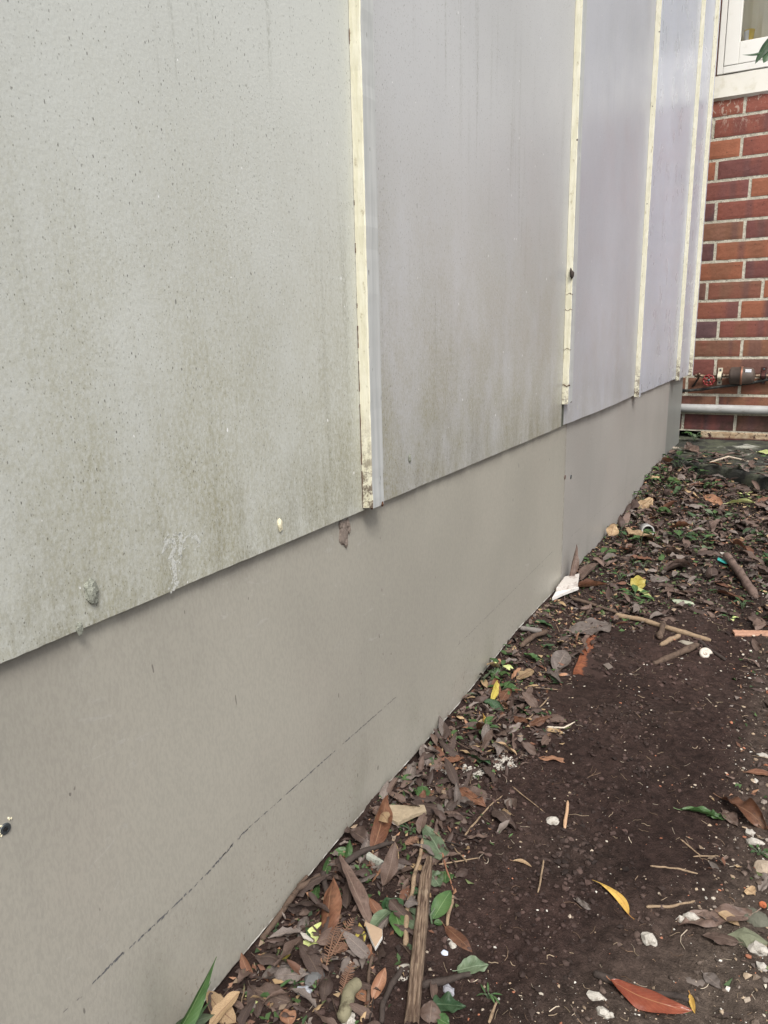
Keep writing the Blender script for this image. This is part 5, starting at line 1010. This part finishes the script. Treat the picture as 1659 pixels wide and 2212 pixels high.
# strappy blades bottom left
root = ground('B1', 60, 2250); root.x = .012; root.y = .400; root.z = gh(.012, .40)
pb_ = [((0, 2050), (350, 1375), .0200, .030), ((60, 2080), (225, 1760), .010, .022), ((30, 2080), (200, 1700), .009, .024), ((40, 2090), (330, 2000), .016, .018), ((20, 2110), (240, 2095), .008, .012), ((20, 2060), (290, 1640), .009, .027), ((50, 2085), (290, 1840), .008, .020)]
gp = tag(empty('strap_leaf_plant', root), 'clump of strappy green blades against the skirting at the bottom corner', 'plant')
for i, (a, b, W_, xx) in enumerate(pb_):
    A_ = atx('B1', a[0], a[1], xx * .7) - root; B_ = atx('B1', b[0], b[1], xx) - root
    d = B_ - A_; L = d.length; X = d.normalized(); Yv = Vector((1, 0, .25)).cross(X).normalized(); Z = X.cross(Yv)
    V, F, UV = leaf_grid(L * 1.5, W_, .03, .9, .3, i * 2.2, 20, 6, 1, .02, 0, 0)
    M = Matrix.Translation(B_ - X * L * .75) @ Matrix(((X.x, Yv.x, Z.x), (X.y, Yv.y, Z.y), (X.z, Yv.z, Z.z))).to_4x4(); link('blade', mesh('blade', [M @ v for v in V], F, LV['green' if i != 3 else 'sage'], uv=UV, smooth=True), gp)
# shrub whose leaves hang in at the top
YS = 2.85; tipA = aty('F', 2419, 178, YS); b0 = aty('F', 2530, 120, YS)
sb = Vector((b0.x + .12, YS, gh(b0.x + .12, YS))); sh = tag(empty('shrub', sb), 'tall thin shrub with dark pointed leaves hanging in front of the window', 'shrub')
mb = MB(); mb.tube([Vector((0, 0, -.01)), Vector((.02, .01, .4)), Vector((-.01, 0, .8)), Vector((.01, .01, 1.2)), Vector((-.02, 0, b0.z + .12 - sb.z))], [.011, .010, .008, .006, .003], 8); mb.obj('stem', M_BARK, sh, smooth=True)
def sleaf(a, b, W, seed, cup=.5, roll=.2, bend=0):
    A_ = aty('F', a[0], a[1], YS) - sb; B_ = aty('F', b[0], b[1], YS - .02) - sb; d = B_ - A_; L = d.length; X = d.normalized(); Yv = Vector((.25, 1, .1)).cross(X).normalized(); Z = X.cross(Yv)
    V, F, UV = leaf_grid(L, W, .03, cup, .3, seed, 18, 6, 0, .03, bend, 0)
    M = Matrix.Translation((A_ + B_) / 2) @ Matrix(((X.x, Yv.x, Z.x), (X.y, Yv.y, Z.y), (X.z, Yv.z, Z.z))).to_4x4() @ Matrix.Rotation(roll, 4, 'X'); link('leaf', mesh('leaf', [M @ v for v in V], F, LV['deep'], uv=UV, smooth=True), sh)
sleaf((2530, 100), (2458, 208), .030, 1, .4, .1, .04); sleaf((2525, 140), (2485, 205), .040, 2, .3, -.1); sleaf((2540, 140), (2415, 178), .009, 3, .5, .2, -.10)
for i in range(14):
    r = random.Random(i); z = r.uniform(.5, 1.6); a = r.uniform(-1.2, 1.6); L = r.uniform(.08, .13)
    V, F, UV = leaf_grid(L, .03, .05, .5, .2, i, 14, 6, 0, .03, 0, .15); M = Matrix.Translation((0, 0, z)) @ Matrix.Rotation(a, 4, 'Z') @ Matrix.Rotation(.4, 4, 'Y') @ Matrix.Translation((L * .65, 0, 0)); link('leaf', mesh('leaf', [M @ v for v in V], F, LV['deep'], uv=UV, smooth=True), sh)

# ------------------------------------------------------------------ fern fragments
def fern(label, a, b, z=.004):
    A_ = ground(*a); B_ = ground(*b); c0 = (A_ + B_) / 2; d = B_ - A_; L = d.length; X = d.normalized(); sd = Vector((-X.y, X.x, 0)); mb = MB()
    mb.tube([A_ - c0 + Vector((0, 0, z)), Vector((0, 0, z * 1.6)), B_ - c0 + Vector((0, 0, z))], [.0008, .0007, .0003], 5)
    n = 18
    for i in range(n):
        t = (i + .5) / n; p = A_.lerp(B_, t) - c0 + Vector((0, 0, z * 1.3)); l = .0052 * math.sin(math.pi * (.15 + t * .8)) + .001
        for s in (-1, 1):
            e = p + sd * s * l + X * l * .5 + Vector((0, 0, rnd.uniform(-.001, .002))); wv = X * .0007
            mb.add([p - wv, p + wv, e + wv * .5, e - wv * .5], [(0, 1, 2, 3)])
    o = mb.obj('fern_frond', m_plain('dead_fern', (.20, .11, .07), .8), None); o.location = c0; tag(o, label, 'fern frond')
fern('dry brown fern frond lying over the narrow yellow leaf', ('A5', 850, 1010), ('A5', 915, 770), .010); fern('dry brown fern frond crossing towards the long brown leaf', ('A5', 870, 960), ('A5', 985, 780), .009)
fern('curled brown fern frond near the bottom edge of the near litter', ('B2', 40, 1370), ('B2', 145, 1060), .006); fern('dead fern tip left of the white triangular shard', ('A5', 890, 940), ('A5', 950, 890), .006)
fern('reddish conifer needle sprig by the sage leaf', ('C6', 1060, 880), ('C6', 1200, 810), .006)

# ------------------------------------------------------------------ loose brown leaves: individuals, then the matted rest
GEN = []
rl = random.Random(11)
def dens(x, y):
    """how thickly leaves lie at a point"""
    if y > SLABY(x) - .02: return .25 if y < 3.9 else 0
    edge = .10 + .05 * n3(x, y, 0, 7)
    if y < 1.15: d = 1.0 * (1 - sm(x, edge, edge + .09)) * (1.0 if x > .0 else 0)
    elif y < 1.55: d = 1.1 * (1 - sm(x, .075 + .1 * (y - 1.15), .12 + .13 * (y - 1.15)))
    else: d = max(1.1 * (1 - sm(x, .12 + .30 * (y - 1.5), .2 + .45 * (y - 1.5))), sm(y, 1.62, 1.85))
    if x > .40 and y < 1.6: d = max(d, .16)
    if y < 1.15 and x > .12: d = min(d, .55)
    return d
kinds = ['brown'] * 8 + ['dark'] * 8 + ['grey'] * 5 + ['deep', 'green'] + ['rust'] * 2 + ['tan'] * 2 + ['orange']
protos = {}
for kd in set(kinds):
    for s in range(6 if kd in ('brown', 'dark', 'grey') else 2):
        V, F, UV = leaf_grid(1.0, rl.uniform(.30, .48), rl.uniform(.02, .12), rl.choice((-.8, -.4, .4, .7, 1.0, 1.3)), rl.uniform(-.9, .9), s * 7 + len(kd), 12, 6, rl.choice((0, 0, 1, 2)), rl.uniform(.06, .2), rl.uniform(-.08, .08), .14 if s % 2 else 0, (0, .1, .6, .25, .9, .05)[s])
        protos.setdefault(kd, []).append((mesh('leaf_' + kd, V, F, LV[kd], uv=UV, smooth=True), V, F, UV))
TC = {'deep': (.04, .07, .03), 'green': (.06, .11, .035), 'brown': (.135, .092, .074), 'dark': (.072, .048, .040), 'grey': (.165, .135, .118), 'rust': (.14, .065, .040), 'tan': (.36, .25, .14), 'orange': (.30, .16, .095)}
for i in range(6500):
    y = .36 + 3.2 * rl.random() ** 1.05; x = rl.random() * .66 + .002
    if i < 750: y = .36 + .95 * rl.random(); x = .26 * rl.random() ** 1.3 + .002
    # keep what the camera side can see, and a margin
    if rl.random() > dens(x, y): continue
    if x > .30 + .16 * y and x > .55: continue
    L = rl.choice((.014, .020, .028, .034, .042, .056)) * rl.uniform(.75, 1.2)
    if y > 1.6: L *= 1.12
    if y < 1.15: L *= .78
    elif y < 1.6: L *= .88
    kd = rl.choice(kinds)
    if y > 1.6 and kd in ('tan', 'orange', 'rust') and rl.random() < .6: kd = rl.choice(('dark', 'brown'))
    pr = rl.choice(protos[kd])
    lift = rl.random() ** 2 * (.016 if y > 1.3 else .006 + .006 * math.exp(-x / .08)) * dens(x, y)
    pit = rl.gauss(0, .22) * (1.6 if x < .15 else .8); rol = rl.gauss(0, .35)
    if y > SLABY(x) - .02:
        M = Matrix.Translation((x, y, .101)) @ Matrix.Rotation(rl.uniform(0, 6.28), 4, 'Z') @ Matrix.Rotation(rol * .3, 4, 'X') @ Matrix.Scale(L, 4)
    else:
        M = Matrix.Translation((x, y, 0)) @ Matrix.Rotation(rl.uniform(0, 6.28), 4, 'Z') @ Matrix.Rotation(pit, 4, 'Y') @ Matrix.Rotation(rol, 4, 'X') @ Matrix.Scale(L, 4)
        M = settle(pr[1], M, .0025 + (.002 if y > 1.7 else 0), 13); M = Matrix.Translation((0, 0, lift)) @ M
    GEN.append((L / max(.3, (Vector((x, y, 0)) - CAM).length) , M, kd, pr))
GEN.sort(key=lambda g: -g[0])
KK = np.array([(p.x, p.y, rr) for p, rr in KEEP]); BRC = None
def free(x, y, e): return bool((((KK[:, 0] - x) ** 2 + (KK[:, 1] - y) ** 2) > (KK[:, 2] * .9 + e) ** 2).all())
GEN = [g for g in GEN if free(g[1].translation.x, g[1].translation.y, g[1].to_scale().x * .22) or (g[1].translation.y < 1.25 and g[1].translation.x < .3 and rl.random() < .72)]
LB = {'brown': 'dull brown dead leaf lying in the litter below the skirting', 'dark': 'dark wet dead leaf lying in the litter below the skirting', 'grey': 'greyish dry dead leaf lying in the litter below the skirting',
      'rust': 'small rust coloured dead leaf lying in the litter', 'tan': 'small straw coloured dead leaf lying in the litter', 'orange': 'small orange dead leaf lying in the litter',
      'green': 'small bright green leaf lying loose in the litter', 'deep': 'small dark green leaf lying loose in the litter'}
for _, M, kd, pr in GEN[:215]:
    o = link('dead_leaf', pr[0]); o.matrix_world = M; tag(o, LB[kd], 'leaf', kd + ' loose leaves scattered in the litter')
VV = []; FF = []; TT = []
FC = list(TC.values()) + [(.06, .11, .035), (.10, .12, .05), (.22, .16, .11), (.05, .035, .03), (.05, .035, .03), (.05, .035, .03), (.08, .06, .05)]
for i in range(17000):                                              # broken bits between the whole leaves
    y = .37 + 2.7 * rl.random() ** 1.25; x = rl.random() ** 1.3 * .58 + .001
    if rl.random() > dens(x, y) * (.75 if y < 1.2 else 1) or y > SLABY(x) - .02: continue
    L = rl.uniform(.003, .012) * (.75 + .3 * y); a = rl.random() * 6.28; ca, sa = math.cos(a) * L, math.sin(a) * L; wv = rl.uniform(.25, .6)
    z = gh(x, y) + rl.random() * .005 + .001; t1, t2, t3 = [rl.uniform(-.35, .35) * L for _ in range(3)]; b = len(VV)
    VV += [Vector((x - ca * .5, y - sa * .5, z + t1)), Vector((x - sa * wv * .5 + ca * rl.uniform(-.2, .2), y + ca * wv * .5, z)), Vector((x + ca * .5, y + sa * .5, z + t2)), Vector((x + sa * wv * .5, y - ca * wv * .5 + sa * rl.uniform(-.2, .2), z + t3))]
    for v_ in VV[-4:]: v_.x = max(v_.x, -.003)
    FF += [(b, b + 1, b + 2), (b, b + 2, b + 3)]; g = rl.uniform(.6, 1.3); TT += [[v * g for v in rl.choice(FC)]] * 4
for _, M, kd, pr in GEN[215:]:
    b = len(VV); g = rl.uniform(.7, 1.25); c_ = [v * g for v in TC[kd]]
    VV += [M @ v for v in pr[1]]; FF += [tuple(i + b for i in f) for f in pr[2]]; TT += [c_] * len(pr[1])
tag(link('leaf_litter', mesh('leaf_litter', VV, FF, m_tint('litter', .65, .35, 120, .35, .5), tint=TT, smooth=True)), 'matted brown leaf litter along the wall', 'leaf litter', kind='stuff')

# thin broken twigs among the near litter
tw = []
for s in range(4):
    mb = MB(); N_ = 9; mb.tube([(t - .5, .05 * MN.noise(Vector((t * 3, s, 0))), .04 * MN.noise(Vector((t * 4, s, 5)))) for t in np.linspace(0, 1, N_)], [.028 * (1 + .5 * MN.noise(Vector((i * .7, s, 1)))) for i in range(N_)], 6, jit=.3)
    o = mb.obj('broken_twig', [M_BARK, M_TWIG, M_DBARK, M_BARK][s], None, smooth=True); tw.append(o.data); C.objects.unlink(o); bpy.data.objects.remove(o)
tn = 0
while tn < 70:
    y = .40 + (.9 if tn < 45 else 2.2) * rl.random(); x = .004 + .24 * rl.random() ** 1.2 + (.1 if y > 1.6 else 0) * rl.random()
    L = rl.uniform(.012, .045) * (.8 + .4 * y); a = rl.random() * 6.28
    if rl.random() > dens(x, y): continue
    x = max(x, abs(math.cos(a)) * L * .5)
    z0, z1 = gh(x - math.cos(a) * L / 2, y - math.sin(a) * L / 2, False), gh(x + math.cos(a) * L / 2, y + math.sin(a) * L / 2, False)
    o = link('broken_twig', tw[tn % 4], None, (x, y, (z0 + z1) / 2 + .004)); o.scale = (L, L * .8, L * .8); o.rotation_euler = (rl.random(), -math.atan2(z1 - z0, L) + rl.uniform(-.15, .15), a)
    tag(o, ['short brown broken twig lying in the litter', 'short pale broken twig lying in the litter', 'short blackened broken twig lying in the litter', 'crooked brown broken twig lying in the litter'][tn % 4], 'twig', ['brown', 'pale', 'blackened', 'crooked'][tn % 4] + ' broken twigs in the litter'); tn += 1

# ------------------------------------------------------------------ soil crumbs, grit, fibres
def ico():
    bm = bmesh.new(); bmesh.ops.create_icosphere(bm, subdivisions=1, radius=1); V = np.array([v.co[:] for v in bm.verts]); F = [tuple(v.index for v in f.verts) for f in bm.faces]; bm.free(); return V, F
IV, IF = ico(); rg = np.random.RandomState(5)
def scatter(name, label, n, pos, size, cols, mat, flat=.7):
    V = []; F = []; T = []; k_ = 0
    for i in range(n):
        p = pos()
        if p is None: continue
        x, y = p; r = size(x, y); z = gh(x, y) if y < SLABY(x) else .097
        v = IV * (r * (1 + .95 * (rg.rand(12, 1) - .5))) * np.array([rg.uniform(.7, 1.4), rg.uniform(.7, 1.3), flat]); a = rg.rand() * 6.28; ca, sa = math.cos(a), math.sin(a)
        v = v @ np.array([[ca, sa, 0], [-sa, ca, 0], [0, 0, 1]]) + np.array([x, y, z + r * .25])
        V.append(v); F += [tuple(q + k_ for q in f) for f in IF]; k_ += 12; c = np.array(cols(x, y)); T.append(np.repeat((c * rg.uniform(.7, 1.3))[None], 12, 0))
    return tag(link(name, mesh(name, np.concatenate(V).tolist(), F, mat, tint=np.concatenate(T))), label, 'soil', kind='stuff')
def pos_near():
    y = .38 + 1.5 * rg.rand() ** 1.7; x = rg.rand() * .62
    if rg.rand() > .30 + 1.5 * n3(x, y, 11, 6) + .5 * n3(x, y, 2, 22) + .35 * (1 - sm(x, .1, .22)): return None
    return None if x > .36 + .2 * y else (x, y)
scatter('soil_crumbs', 'dark crumbly soil clods on the bare ground', 34000, pos_near, lambda x, y: (.0005 + .0030 * rg.rand() ** 4) * (1 + .5 * max(0, n3(x, y, 1, 9))) * (.8 + .3 * y), lambda x, y: soil_tint(x, y) * (.6 + 1.1 * rg.rand() ** 2), M_TINT)
def pos_grit():
    y = .38 + 2.6 * rg.rand() ** 1.6; x = rg.rand() * .75
    wgt = .42 + 1.5 * sm(x, .37 + .06 * n3(0, y, 0, 8), .46) + .8 * (1 - sm(y, .55, .70)) * sm(x, .2, .4)
    wgt *= .3 + 1.1 * max(0, .4 + n3(x, y, 7, 11))
    if rg.rand() > wgt: return None
    return (x, y)
gc = [(.46, .41, .34), (.55, .52, .47), (.20, .15, .11), (.15, .11, .085), (.40, .31, .22), (.30, .22, .15), (.46, .38, .30), (.24, .20, .17), (.35, .14, .08)]
scatter('grit', 'pale grit, shell and plaster crumbs sprinkled over the soil', 21000, pos_grit, lambda x, y: (.0003 + .0017 * rg.rand() ** 5) * (1 + 1.0 * sm(x, .40, .48)) * (.7 + .4 * y), lambda x, y: gc[rg.randint(len(gc))], m_tint('grit', .7, .4, 300, .2, .4), .6)
# small white chips one can count
pr_ch = []
for s in range(5):
    o = lump('white_chip', Vector((0, 0, 0)), 1, M_WHITE, None, (1.2, .7, .4), s * 9 + 2, 1); pr_ch.append(o.data); C.objects.unlink(o); bpy.data.objects.remove(o)
cn = 0
while cn < 40:
    y = .40 + 2.2 * rg.rand() ** 1.5; x = rg.rand() * .66
    if rg.rand() > .07 + sm(x, .36, .46): continue
    if x > .42 + .12 * y: continue
    r = rg.uniform(.0012, .0034) * (.8 + .35 * y); o = link('plaster_chip', pr_ch[cn % 5], None, (x, y, gh(x, y, False) + r * .25)); o.scale = (r, r, r); o.rotation_euler = (rg.uniform(-.3, .3), rg.uniform(-.3, .3), rg.rand() * 6.28)
    tag(o, 'tiny white plaster chip on the soil', 'chip', 'tiny white plaster chips scattered on the soil'); cn += 1
# rootlets and straw fibres
mb = MB(); fc = [(.26, .18, .12), (.17, .11, .075), (.34, .26, .18), (.10, .065, .045), (.42, .35, .27)]
for i in range(3400):
    y = .38 + 2.9 * rg.rand() ** 1.6; x = rg.rand() * .64 + .004
    if x > .40 + .16 * y or y > SLABY(x) - .02 or rg.rand() > .62 + 1.3 * n3(x, y, 6, 9): continue
    L = rg.uniform(.002, .012) * (1 if rg.rand() < .93 else 2.2) * (.8 + .3 * y); a = rg.rand() * 6.28; c1 = rg.normal(0, .22); pts = []
    for s in range(4):
        t = s / 3 * L; xx = x + t * math.cos(a + c1 * s); yy = y + t * math.sin(a + c1 * s); pts.append((max(xx, -.003), yy, gh(xx, yy) + .0006 + rg.rand() * .0012))
    g = rg.uniform(.6, 1.2); mb.tube(pts, [.00020 + .00032 * rg.rand() ** 2] * 4, 3, t=tuple(v * g for v in fc[rg.randint(5)]), cap=False)
tag(mb.obj('rootlets', m_tint('fibre', .8, .2, 300, .2, 0)), 'fine rootlets and straw fibres strewn over the soil', 'rootlets', kind='stuff')
